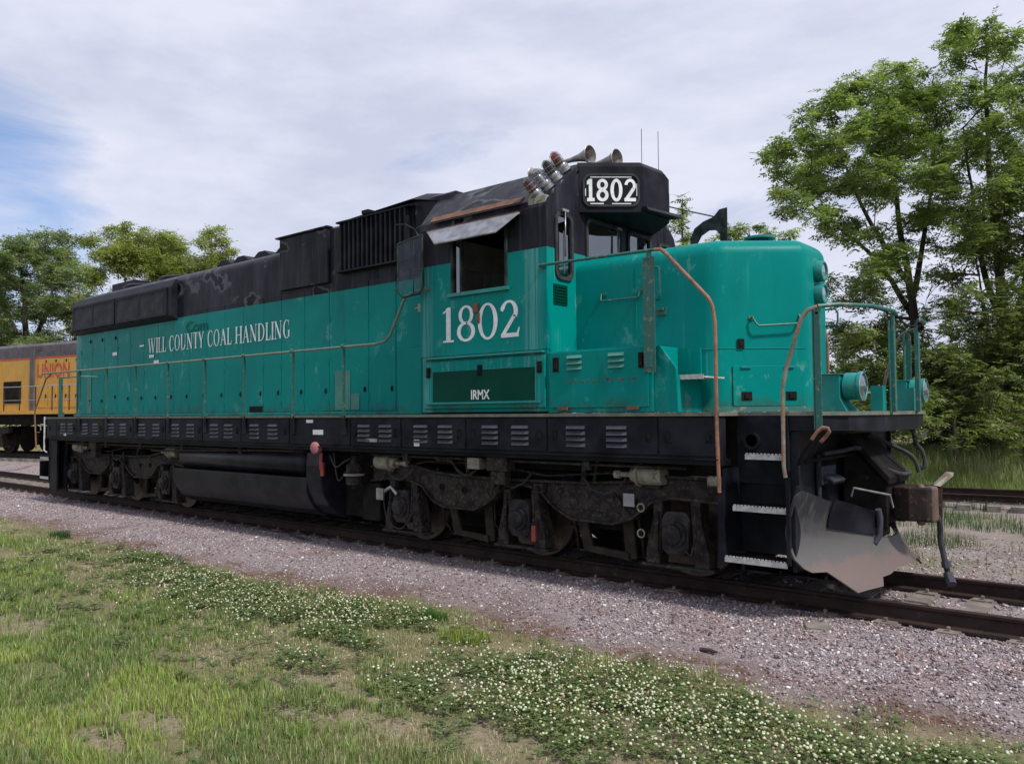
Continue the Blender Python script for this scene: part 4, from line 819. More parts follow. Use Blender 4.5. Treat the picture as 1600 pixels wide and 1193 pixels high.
# coupler
mb = MB(); mb.box(1.55, 1.88, -.11, .11, .74, .96)
prof = [(1.80, -.15), (1.96, -.21), (2.11, -.17), (2.15, -.13), (2.15, .02), (2.10, .05), (2.08, .16), (2.17, .22), (2.15, .26), (1.98, .25), (1.80, .16)]
mb.prism(prof, 'z', .67, 1.0); cp = mb.build('coupler', MT['coupler_iron'], LOCO, bevel=.045, segs=3)
mb = MB(); mb.prism([(2.05, -.15), (2.165, -.12), (2.18, .02), (2.07, .03)], 'z', .66, 1.005); mb.lathe([(.04, 0), (.04, .40)], (2.05, -.13, .63), (0, 0, 1), 10); mb.build('knuckle', MT['rust_metal'], cp, bevel=.03, segs=3)
mb = MB(); mb.loft([[(2.10, .15, 1.00), (2.16, .17, .99), (2.25, .30, 1.09), (2.21, .32, 1.10)], [(2.10, .19, 1.02), (2.16, .21, 1.01), (2.24, .38, 1.12), (2.17, .38, 1.125)]]); mb.build('coupler_lever', MT['worn_rail2'], cp)
# ---- snow plow: a curved sheet, deeper below, bowed forwards at its middle
def plowpt(u, v, th=0):                                  # u across -1..1, v 0 top .. 1 bottom
    y = u*1.50; fx = 2.02-.53*(abs(u)**1.3)
    x = fx-.13+.17*v*v-.17*math.sin(min(1, max(0, v))*math.pi)**1.3*(1-.25*abs(u))
    return (x-th, y, 0)
def plow():
    mb = MB(); nu, nv = 48, 14
    TU = [0, .20, .235, .27, .62, .96, 1]; TZ = [.50, .50, .62, .78, .86, 1.03, .98]
    BU = [0, .22, .34, .42, .47, .62, .70, .82, .93, .97, 1]; BZ = [.25, .24, .20, .19, .12, .11, .10, .29, .30, .34, .42]
    def top(u): return float(np.interp(abs(u), TU, TZ))
    def bot(u): return float(np.interp(abs(u), BU, BZ))
    us = sorted(set([-a for a in TU+BU]+TU+BU+[k/24 for k in range(-24, 25)])); nu = len(us)-1
    vs = []
    for k in (0, 1):
        for i in range(nu+1):
            u = us[i]
            for j in range(nv+1):
                z_ = top(u)+(bot(u)-top(u))*j/nv; x, y, _ = plowpt(u, (1.03-z_)/.93, .022*k); vs.append((x, y, z_))
    n1_ = (nu+1)*(nv+1); fs = []
    for i in range(nu):
        for j in range(nv):
            a = i*(nv+1)+j; q = [a, a+1, a+nv+2, a+nv+1]; fs.append(tuple(q)); fs.append(tuple(n1_+z for z in q[::-1]))
    for i in range(nu): a = i*(nv+1); b_ = a+nv+1; fs += [(a, b_, n1_+b_, n1_+a), (a+nv, n1_+a+nv, n1_+b_+nv, b_+nv)]
    for i in (0, nu):
        for j in range(nv): a = i*(nv+1)+j; fs.append((a, a+1, n1_+a+1, n1_+a))
    mb.add(vs, fs, True); return mb.build('snow_plow', MT['plow_steel'], LOCO)
pl = plow()
def patch(u0, u1, za, zb, d, mat, name, n=10, thick=.02):
    mb = MB(); g = []
    for k in (0, 1):
        for i in range(n+1):
            u = u0+(u1-u0)*i/n
            for j in range(n+1):
                zt_, zb_ = za(u), zb(u); z = zt_+(zb_-zt_)*j/n; v = (1.03-z)/.93; x, y, _ = plowpt(u, v); g.append((x+d-(thick if k else 0), y, z))
    m_ = (n+1)**2; fs = []
    for i in range(n):
        for j in range(n): a = i*(n+1)+j; fs += [(a, a+1, a+n+2, a+n+1), (m_+a, m_+a+n+1, m_+a+n+2, m_+a+1)]
        a = i*(n+1); fs += [(a, a+n+1, m_+a+n+1, m_+a), (a+n, m_+a+n, m_+a+2*n+1, a+2*n+1), (i, m_+i, m_+i+1, i+1), (n*(n+1)+i, n*(n+1)+i+1, m_+n*(n+1)+i+1, m_+n*(n+1)+i)]
    mb.add(g, fs, True); return mb.build(name, mat, pl)
patch(-.70, -.27, lambda u: .93-.16*(u+.70)/.43, lambda u: .66-.12*(u+.70)/.43, .022, MT['black_paint'], 'plow_flap')
mb = MB(); mb.tube([(plowpt(-.27, .2)[0]+.01, -.40, .79), (plowpt(-.27, .3)[0]+.05, -.37, .70), (plowpt(-.27, .4)[0]+.06, -.36, .62), (plowpt(-.27, .5)[0]+.05, -.36, .54), (plowpt(-.3, .6)[0]+.0, -.42, .46)], .03, 10); mb.build('rolled_rim', MT['louver_black'], pl)
mb = MB(); mb.tube([(1.64, -.90, .95), (1.66, -.90, 1.03), (1.86, -.46, .94), (1.88, -.44, .82)], .010, 6); mb.build('grab_iron', MT['galvanised'], pl)
for u_ in (.78, .90):
    for z_ in (.84, .62, .44):
        x_, y_, _ = plowpt(u_, (1.03-z_)/.93); mb = MB(); mb.lathe([(.018, 0), (.018, .014), (.001, .016)], (x_, y_, z_), (1, -.2, 0), 8); mb.build('bolt', MT['under_black'], pl)
for y_ in (-.9, .9):
    mb = MB(); mb.box(1.335, 1.40, y_-.02, y_+.02, .45, .9); mb.build('plow_bracket', MT['under_black'], pl)
# ---- fuel tank and air reservoirs
def tk(x0, x1, top, r0=1.47, cut=True):
    pts = [(-r0, top), (-r0, .62), (-r0+.04, .50), (-r0+.16, .33), (-r0+.36, .22), (-r0+.62, .17), (0, .16)]
    pts += [(-y, z) for y, z in pts[::-1][1:]]; return pts
mb = MB(); mb.prism(tk(0, 0, .80), 'x', -9.96, -5.98); mb.box(-9.96, -5.98, -1.02, 1.02, .801, 1.22); mb.prism([(-1.475, .795), (-1.475, .812), (-1.0, .815), (-1.0, .795)], 'x', -9.96, -5.98); mb.build('fuel_tank', MT['tank_paint'], LOCO, bevel=.012)
mb = MB(); endp = [(-1.47, 1.20), (-1.49, 1.0), (-1.485, .80), (-1.44, .60), (-1.34, .42), (-1.18, .28), (-.9, .19), (0, .16)]; endp += [(-y, z) for y, z in endp[::-1][1:]]
mb.prism(endp, 'x', -5.975, -5.62); mb.build('tank_end', MT['tank_paint'], LOCO, bevel=.02)
for s in (-1, 1):
    mb = MB(); yy_ = s*1.24; mb.lathe([(.001, 0), (.10, .01), (.17, .045), (.195, .09), (.195, 3.70), (.17, 3.745), (.10, 3.78), (.001, 3.79)], (-9.92, yy_, 1.01), (1, 0, 0), 22); mb.build('air_reservoir', MT['tank_paint'], LOCO)
mb = MB(); mb.box(-5.60, -4.62, -1.05, 1.05, .25, 1.22); mb.box(-5.0, -4.62, -1.22, -1.051, .25, .78); mb.build('underframe_box', MT['under_black'], LOCO, bevel=.02)
mb = MB(); mb.lathe([(.085, 0), (.085, .09), (.07, .10), (.001, .10)], (-5.64, -1.50, 1.27), (.1, -1, 0), 18); mb.tube([(-5.64, -1.4, 1.27), (-5.64, -1.50, 1.27)], .04); mb.build('filler_cap', MT['pink_paint'], LOCO)
mb = MB(); mb.box(-5.60, -5.54, -1.50, -1.53, .95, 1.20); mb.box(-5.56, -5.50, -1.50, -1.54, .86, 1.06); mb.build('emergency_pull', MT['red_paint'], LOCO, bevel=.01)
mb = MB(); mb.lathe([(.001, 0), (.03, 0), (.04, .05), (.12, .06), (.12, .17), (.15, .175), (.15, .215), (.115, .22), (.115, .33), (.06, .36), (.04, .46), (.001, .46)], (-5.02, -1.35, .70), (0, 0, 1), 20); mb.build('air_filter', MT['truck_iron'], LOCO)
mb = MB(); mb.lathe([(.152, 0), (.152, .03)], (-5.02, -1.35, .885), (0, 0, 1), 20); mb.build('filter_band', MT['pink_paint'] if 0 else MT['cream_paint'], LOCO)
hose([(-5.45, -1.45, 1.16), (-5.3, -1.46, 1.0), (-5.12, -1.45, 1.08), (-5.05, -1.4, 1.12)], .013)
hose([(-5.4, -1.42, 1.2), (-5.2, -1.5, .82), (-5.08, -1.45, .95)], .010)
# under-sill piping and brackets
mb = MB(); mb.tube([(-14.9, -1.38, 1.17), (-6.1, -1.38, 1.19)], .022, 7); mb.tube([(-10.9, -1.42, 1.10), (-6.1, -1.44, 1.215)], .017, 7); mb.tube([(-4.6, -1.38, 1.19), (.2, -1.38, 1.18)], .018, 7)
for x in (-14.0, -12.9, -11.4, -9.8, -7.9, -3.9, -1.0): mb.box(x-.05, x+.05, -1.41, -1.34, 1.12, 1.24)
mb.build('air_pipe', MT['truck_iron'], LOCO)
for x in (-13.4, -2.25): mb = MB(); mb.box(x-.16, x+.16, -1.46, -1.30, 1.06, 1.23); mb.box(x-.11, x+.11, -1.44, -1.32, .90, 1.06); mb.build('side_bearing', MT['truck_iron'], LOCO, bevel=.01)
hose([(-3.35, -1.36, 1.16), (-3.1, -1.36, 1.15), (-2.95, -1.38, 1.03), (-2.78, -1.38, .98), (-2.6, -1.38, 1.10)], .020, 'truck_iron')
mb = MB(); mb.box(-2.74, -2.54, -1.45, -1.30, 1.07, 1.21); mb.build('junction_box', MT['cream_paint'], LOCO, bevel=.01)
mb = MB(); mb.box(.44, .60, -1.42, -1.38, 1.02, 1.12); mb.build('tag_plate', MT['lichen'] if 'lichen' in MT else MT['cream_paint'], LOCO, bevel=.02)
# ---- trucks
simple('truck_grease', (.022, .020, .022), (.045, .040, .040), .45, 0, 7, (.10, .08, .06), .4, .6)
def truck(cx, d):
    t_ = MB(); t_.box(cx-.6, cx+.6, -.95, .95, .70, 1.05); t_.box(cx-2.5, cx+2.5, -.35, .35, .62, .84); [t_.box(cx+u_, cx+u_+.62, -.62, .62, .22, .80) for u_ in (-1.72, -.78, 1.02)]; t_.box(cx-1.6, cx-.5, -.93, .93, .45, .95); t_.box(cx+.5, cx+1.6, -.93, .93, .42, .95); root = t_.build('truck', MT['under_black'], LOCO)
    X = lambda u: cx+d*u
    for s in (-1, 1):
        arch = [(.45*math.cos(R(a)), .60+.28*math.sin(R(a))) for a in range(160, 10, -15)]
        lowr = [(-2.72, .80), (-2.40, .84), (-1.95, .84), (-1.70, .78), (-1.50, .60), (-1.30, .53), (-.75, .53), (-.55, .62)]+[(u, max(.70, z)) for u, z in arch]+[(.55, .62), (.75, .53), (1.30, .52), (1.55, .60), (1.78, .78), (2.0, .84), (2.72, .82)]
        uppr = [(2.72, 1.0), (2.40, 1.06), (1.95, 1.06), (1.45, .98), (.9, .945), (0, .935), (-.9, .94), (-1.45, .97), (-1.95, 1.06), (-2.40, 1.06), (-2.72, 1.0)]
        mb = MB(); poly = [(X(u), z) for u, z in lowr+uppr]; mb.prism(poly, 'y', s*1.06, s*1.20)
        sf = mb.build('side_frame', MT['truck_iron'], root, bevel=.012)
        mb = MB()                                        # top flange and lip following the frame
        for k in range(len(uppr)-1):
            (u0, z0), (u1, z1) = uppr[k], uppr[k+1]; mb.loft([[(X(u0), s*1.0, z0+.001), (X(u0), s*1.25, z0+.001), (X(u0), s*1.25, z0+.028), (X(u0), s*1.0, z0+.028)], [(X(u1), s*1.0, z1+.001), (X(u1), s*1.25, z1+.001), (X(u1), s*1.25, z1+.028), (X(u1), s*1.0, z1+.028)]])
        for k in range(len(lowr)-1):
            (u0, z0), (u1, z1) = lowr[k], lowr[k+1]
            if abs(u0-u1) > .02: mb.loft([[(X(u0), s*1.2005, z0+.004), (X(u0), s*1.245, z0+.004), (X(u0), s*1.245, z0+.032), (X(u0), s*1.2005, z0+.032)], [(X(u1), s*1.2005, z1+.004), (X(u1), s*1.245, z1+.004), (X(u1), s*1.245, z1+.032), (X(u1), s*1.2005, z1+.032)]])
        mb.build('frame_flange', MT['truck_iron'], sf)
        mb = MB()
        for u, z in ((-1.35, .80), (-.95, .78), (1.0, .78), (1.35, .80)): mb.lathe([(.045, 0), (.045, .012), (.03, .013), (.028, .001)], (X(u), s*1.2002, z), (0, s, 0), 14)
        mb.build('frame_hole', MT['under_black'], sf)
        for u in (-2.07, 0, 2.07):
            mb = MB(); x = X(u); y0 = s*1.06
            mb.prism([(x-.36, .17), (x-.36, .30), (x-.27, .66), (x-.27, .84), (x-.16, .84), (x-.17, .62), (x-.20, .17)], 'y', s*1.04, s*1.23); mb.prism([(x+.36, .17), (x+.36, .30), (x+.27, .66), (x+.27, .84), (x+.16, .84), (x+.17, .62), (x+.20, .17)], 'y', s*1.04, s*1.23)
            mb.box(x-.42, x+.42, s*1.05, s*1.24, .135, .168); pd = mb.build('pedestal', MT['truck_iron'], sf, bevel=.008)
            mb = MB(); mb.prism([(x-.155, .34), (x-.155, .64), (x-.11, .72), (x+.11, .72), (x+.155, .64), (x+.155, .34), (x+.10, .28), (x-.10, .28)], 'y', s*1.02, s*1.27)
            jb = mb.build('journal_box', MT['truck_grease'], sf, bevel=.02)
            mb = MB(); mb.lathe([(.135, -.02), (.135, .03), (.105, .04), (.10, .075), (.075, .095), (.001, .10)], (x, s*1.27, .50), (0, s, 0), 22)
            for k in range(6): a = R(60*k+20); mb.lathe([(.016, 0), (.016, .02), (.001, .02)], (x+.118*math.cos(a), s*1.30, .50+.118*math.sin(a)), (0, s, 0), 6)
            mb.build('journal_cap', MT['truck_grease'], sf)
            mb = MB(); mb.tube([(x-.22, s*1.21, .2), (x-.22, s*1.26, .34), (x-.21, s*1.26, .72)], .024, 6); mb.build('hanger_rod', MT['truck_iron'], sf); mb = MB()
            mb.tube([(x+.10, s*1.29, .36), (x+.2, s*1.30, .30), (x+.25, s*1.30, .5), (x+.23, s*1.27, .8)], .012, 6); mb.build('pipework', MT['truck_iron'], sf)
            # coil springs
            mb = MB(); pts = []
            for k in range(40): a = k*.9; pts.append((x+(.30)*(1 if u >= 0 else -1)+.045*math.cos(a), s*1.10+.045*math.sin(a), .84+.10*k/39))
            mb.tube(pts, .011, 5); mb.build('spring', MT['truck_iron'], sf)
        for u in (-1.42, .65):                            # brake hangers and links
            mb = MB(); x = X(u); e = d*1
            mb.prism([(x, .62), (x+e*.14, .62), (x+e*.24, .22), (x+e*.12, .18)], 'y', s*.98, s*1.03); mb.prism([(x+e*.12, .17), (x+e*.14, .24), (x+e*.72, .20), (x+e*.72, .12)], 'y', s*.97, s*1.04); mb.prism([(x+e*.62, .60), (x+e*.76, .60), (x+e*.80, .14), (x+e*.66, .12)], 'y', s*.95, s*1.0)
            mb.build('brake_rigging', MT['brake_tan'], sf, bevel=.008)
        for u in (1.75, -2.35):                           # brake cylinders
            x = X(u); e = d if u > 0 else -d
            mb = MB(); mb.lathe([(.001, 0), (.10, 0), (.105, .03), (.105, .27), (.125, .275), (.125, .30), (.085, .31), (.075, .38), (.03, .385), (.03, .52), (.045, .53), (.045, .60), (.001, .60)], (x+e*.20, s*1.25, 1.09), (-e, 0, -.02), 18); mb.build('brake_cylinder', MT['cream_paint'], sf)
            mb = MB(); mb.box(x-.15, x+.15, s*1.16, s*1.24, .95, 1.12); mb.build('cylinder_bracket', MT['truck_iron'], sf)
        mb = MB(); mb.tube([(X(-2.6), s*1.15, .92), (X(-1.6), s*1.24, 1.12), (X(-.5), s*1.24, 1.13), (X(.4), s*1.24, 1.02), (X(1.5), s*1.24, 1.10)], .014, 6); mb.tube([(X(-.9), s*1.22, 1.2), (X(-.85), s*1.22, .96)], .03, 6); mb.tube([(X(.95), s*1.22, 1.22), (X(.9), s*1.22, .96)], .035, 6); mb.tube([(X(1.1), s*1.22, 1.22), (X(1.05), s*1.22, .96)], .02, 6)
        mb.prism([(X(.50), .66), (X(1.5), .66), (X(1.3), .88), (X(.62), .88)], 'y', s*1.201, s*1.215); mb.build('brake_pipe', MT['truck_iron'], sf)
    for s in (-1, 1):
        for u in (-2.65, -1.48, -.56, .58, 1.46, 2.62):
            x = X(u); mb = MB(); mb.tube([(x, s*1.16, 1.04), (x+.03, s*1.10, .80), (x+.06*(1 if u > 0 else -1), s*.98, .35), (x, s*.86, .14)], .016, 6); mb.build('sand_pipe', MT['truck_iron'], root)
        for u in (-2.1, -.1, 1.2): x = X(u); mb = MB(); mb.tube([(x-.25, s*1.27, 1.02), (x-.12, s*1.30, .90), (x+.05, s*1.31, .86), (x+.22, s*1.30, .93), (x+.3, s*1.27, 1.04)], .014, 6); mb.build('brake_hose', MT['rubber'], root)
        for u in (-.35, .32): x = X(u); mb = MB(); mb.box(x-.07, x+.07, s*1.205, s*1.30, .82, .93); mb.lathe([(.03, 0), (.03, .05), (.001, .06)], (x, s*1.30, .875), (0, s, 0), 8); mb.build('valve', MT['truck_iron'], root, bevel=.008)
    for u in (-2.07, 0, 2.07):
        x = X(u); mb = MB(); mb.tube([(x, -.98, .505), (x, .98, .505)], .09, 12); ax = mb.build('axle', MT['under_black'], root)
        for s in (-1, 1):
            mb = MB(); mb.lathe([(.10, .085), (.16, .075), (.20, .03), (.36, .025), (.425, .065), (.505, .065), (.508, -.03), (.54, -.045), (.54, -.07), (.42, -.07), (.36, -.03), (.18, -.03), (.10, -.08)], (x, s*.765, .508), (0, s, 0), 44); wh = mb.build('wheel', MT['wheel_steel'], root)
            mb = MB(); mb.lathe([(.430, .0665), (.500, .0665), (.506, .060), (.507, -.02), (.495, .058), (.432, .064)], (x, s*.765, .508), (0, s, 0), 44); mb.build('rim', MT['rim_steel'], wh)
            mb = MB(); mb.prism([(x-.60, .35), (x-.52, .35), (x-.505, .66), (x-.56, .66)], 'y', s*.70, s*.80); mb.build('brake_shoe', MT['rust_metal'], root)
    return root

tf = truck(-2.07, 1); tr_ = truck(-12.74, -1)
mb = MB(); mb.box(-2.05+.22, -2.05+.28, -1.31, -1.33, .26, .44); mb.build('red_tag', MT['red_paint'], LOCO)
mb = MB(); mb.box(-.62, -.48, -1.252, -1.262, .74, .88); mb.build('oil_stain_tag', MT['grey_box'], LOCO, bevel=.03)
for z in (.47, .74): mb = MB(); mb.tube([(-.40+.042*math.cos(R(a)), -1.262, z+.042*math.sin(R(a))) for a in range(0, 361, 30)], .009, 5); mb.build('ring', MT['cream_paint'], LOCO)
mb = MB(); mb.box(-4.50, -4.36, -1.36, -1.40, .58, .74); mb.tube([(-4.43, -1.38, .66), (-4.28, -1.32, .76), (-4.18, -1.3, .66)], .03, 7); mb.build('speed_sensor', MT['galvanised'], LOCO, bevel=.01)
hose([(-4.40, -1.36, .72), (-4.32, -1.36, .34), (-4.05, -1.36, .22), (-3.85, -1.34, .42), (-3.75, -1.3, .70)], .008)
# ---- lettering
def bar(p, q, w_):
    dx, dy = q[0]-p[0], q[1]-p[1]; l = math.hypot(dx, dy); a, b_ = -dy/l*w_/2, dx/l*w_/2
    return [(p[0]+a, p[1]+b_), (q[0]+a, q[1]+b_), (q[0]-a, q[1]-b_), (p[0]-a, p[1]-b_)]
def hb(x0, x1, y0, y1): return [(x0, y0), (x1, y0), (x1, y1), (x0, y1)]
def ringp(cx, cy, rx, ry, tx, ty, a0=0, a1=360, n=28, ox=0):
    out = []
    for k in range(n):
        a, b_ = R(a0+(a1-a0)*k/n), R(a0+(a1-a0)*(k+1)/n)
        out.append([(cx+rx*math.cos(a), cy+ry*math.sin(a)), (cx+rx*math.cos(b_), cy+ry*math.sin(b_)), (cx+ox+(rx-tx)*math.cos(b_), cy+(ry-ty)*math.sin(b_)), (cx+ox+(rx-tx)*math.cos(a), cy+(ry-ty)*math.sin(a))])
    return out
T_, H_, SF = .16, .065, .05
def stem(x, w_=T_, y0=0, y1=1, s0=1, s1=1, e=.07):
    o_ = [hb(x, x+w_, y0, y1)]
    if s0: o_.append(hb(x-e, x+w_+e, y0, y0+SF))
    if s1: o_.append(hb(x-e, x+w_+e, y1-SF, y1))
    return o_
GL = {
 'I': (.30, stem(.08)), 'L': (.60, stem(.08)+[hb(.21, .56, 0, SF), [(.49, SF), (.56, SF), (.58, .27), (.55, .27)]]),
 'W': (1.26, [bar((.12, .97), (.38, .03), .14), bar((.38, .03), (.62, .95), H_), bar((.60, .97), (.86, .03), .14), bar((.86, .03), (1.12, .97), H_), hb(0, .28, .955, 1), hb(.46, .74, .955, 1), hb(1.02, 1.22, .955, 1)]),
 'C': (.80, ringp(.42, .5, .38, .515, .14, .04, 48, 312, 24, .02)+[hb(.655, .685, .70, .99), hb(.67, .70, .10, .26)]),
 'O': (.86, ringp(.41, .5, .39, .515, .13, .045)), 'U': (.86, stem(.08, s0=0, y0=.28)+[hb(.665, .71, .30, 1), hb(.60, .78, .965, 1)]+ringp(.395, .32, .315, .33, .13, .05, 180, 360, 14)),
 'N': (.90, [hb(.12, .165, 0, 1), hb(.70, .745, 0, 1), bar((.13, .98), (.70, .04), T_), hb(.02, .26, 0, SF), hb(.62, .84, .965, 1), hb(.02, .16, .965, 1)]),
 'T': (.70, stem(.27, s1=0)+[hb(.02, .655, .955, 1), [(.02, .955), (.05, .955), (.03, .74), (.005, .74)], [(.625, .955), (.655, .955), (.67, .74), (.645, .74)]]),
 'Y': (.78, [hb(.31, .445, 0, .46), hb(.24, .515, 0, SF), bar((.10, .97), (.375, .42), T_), bar((.66, .97), (.40, .42), H_), hb(0, .22, .965, 1), hb(.57, .75, .965, 1)]),
 'A': (.82, [bar((.10, .02), (.39, .98), H_), bar((.37, .96), (.68, .02), T_), hb(.18, .56, .30, .34), hb(0, .19, 0, SF), hb(.57, .79, 0, SF)]),
 'H': (.90, stem(.08)+stem(.66)+[hb(.21, .67, .48, .525)]),
 'D': (.86, stem(.08)+ringp(.34, .5, .46, .50, .14, .045, -90, 90, 18)+[hb(.2, .36, 0, .045), hb(.2, .36, .955, 1)]),
 'G': (.88, ringp(.42, .5, .38, .515, .14, .04, 48, 312, 24, .02)+[hb(.655, .685, .70, .99), hb(.60, .73, .08, .42), hb(.54, .80, .39, .425)]), ' ': (.34, []),
 '1': (.56, [hb(.19, .38, 0, 1), hb(.06, .51, 0, .055), bar((.06, .86), (.24, .95), .05), [(.22, 1), (.36, 1), (.36, 1.02), (.30, 1.02)]]),
 '8': (.80, ringp(.40, .745, .30, .275, .135, .065, n=24)+ringp(.40, .27, .37, .285, .155, .07, n=28)), '0': (.82, ringp(.41, .5, .385, .515, .155, .065, n=32)),
 '2': (.78, ringp(.35, .70, .33, .315, .155, .065, -32, 165, 18)+[bar((.56, .60), (.12, .07), .12), hb(.05, .70, 0, .115), [(.62, .1), (.70, .1), (.74, .26), (.71, .26)], bar((.05, .78), (.14, .74), .07)])}
def lettering(text, P, u0, u1, v0, h, name, mat, parent, gap=.06, skew=0):
    w_ = sum(GL[c][0]+gap for c in text)-gap; k = (u1-u0)/w_; u = u0; mb = MB(); i = 0
    for c in text:
        for pl_ in GL[c][1]:
            i += 1; mb.add([P(u+a*k, v0+b_*h, .0002*(i % 6)) for a, b_ in pl_], [tuple(range(len(pl_)))])
        u += (GL[c][0]+gap)*k
    return mb.build(name, mat, parent)
lettering('WILL COUNTY COAL HANDLING', lambda u, v, d: (u, -.953-d, v), -12.05, -7.14, 3.01, .30, 'lettering', MT['white_paint'], LOCO)
lettering('1802', lambda u, v, d: (u, -1.504-d, v), -3.11, -1.82, 2.635, .43, 'road_number', MT['white_paint'], LOCO, gap=.05)
def font(text, name, mat, parent, P, u0, u1, v0, h, bold=.0, off=None):
    cu = bpy.data.curves.new('t', 'FONT'); cu.body = text; cu.size = 1; cu.offset = bold; cu.resolution_u = 4
    o = bpy.data.objects.new('t', cu); COL.objects.link(o); dg = bpy.context.evaluated_depsgraph_get(); me = bpy.data.meshes.new_from_object(o.evaluated_get(dg))
    vs = [v.co.copy() for v in me.vertices]; fs = [tuple(p.vertices) for p in me.polygons]; bpy.data.objects.remove(o); bpy.data.meshes.remove(me)
    x0 = min(v.x for v in vs); x1 = max(v.x for v in vs); y0 = min(v.y for v in vs); y1 = max(v.y for v in vs)
    mb = MB(); mb.add([P(u0+(v.x-x0)/(x1-x0)*(u1-u0), v0+(v.y-y0)/(y1-y0)*h) for v in vs], fs); return mb.build(name, mat, parent, off=off)
font('IRMX', 'reporting_mark', MT['white_paint'], LOCO, lambda u, v: (u, -1.539, v), -2.58, -2.28, 1.915, .115, .02)
font('Com', 'faded_lettering', MT['ghost_green'], LOCO, lambda u, v: (u, -.9515, v), -10.55, -9.75, 3.33, .20, .02)
# bold digits on the number boards
def digits(p0, p1):
    Lb = math.dist(p0, p1); D = {
     '1': (.42, [hb(.10, .28, 0, 1), hb(.0, .40, 0, .15), [(.0, .74), (.12, .78), (.12, 1), (.0, .90)]]),
     '8': (.66, ringp(.32, .74, .29, .26, .17, .13, n=22)+ringp(.32, .28, .32, .285, .18, .14, n=24)), '0': (.66, ringp(.32, .5, .32, .51, .18, .14, n=28)),
     '2': (.62, ringp(.31, .70, .30, .31, .15, .14, -38, 172, 18)+[bar((.50, .58), (.10, .08), .17), hb(.0, .61, 0, .15)])}
    tot = sum(v[0] for v in (D[c] for c in '1802'))+.24; k = (Lb-.19)/tot; u = .10; mb = MB(); i = 0
    for c in '1802':
        mb = MB()
        for q in D[c][1]:
            i += 1; mb.add([onboard(p0, p1, u+a*k, 4.265+b_*.27, .012+.0002*(i % 6)) for a, b_ in q], [tuple(range(len(q)))])
        u += (D[c][0]+.08)*k; mb.build('digit', MT['white_paint'], nb)
digits(A_, B_); digits((-.90, .36), (-1.44, .86))
OFF[0] = Vector((0, 0, 0))
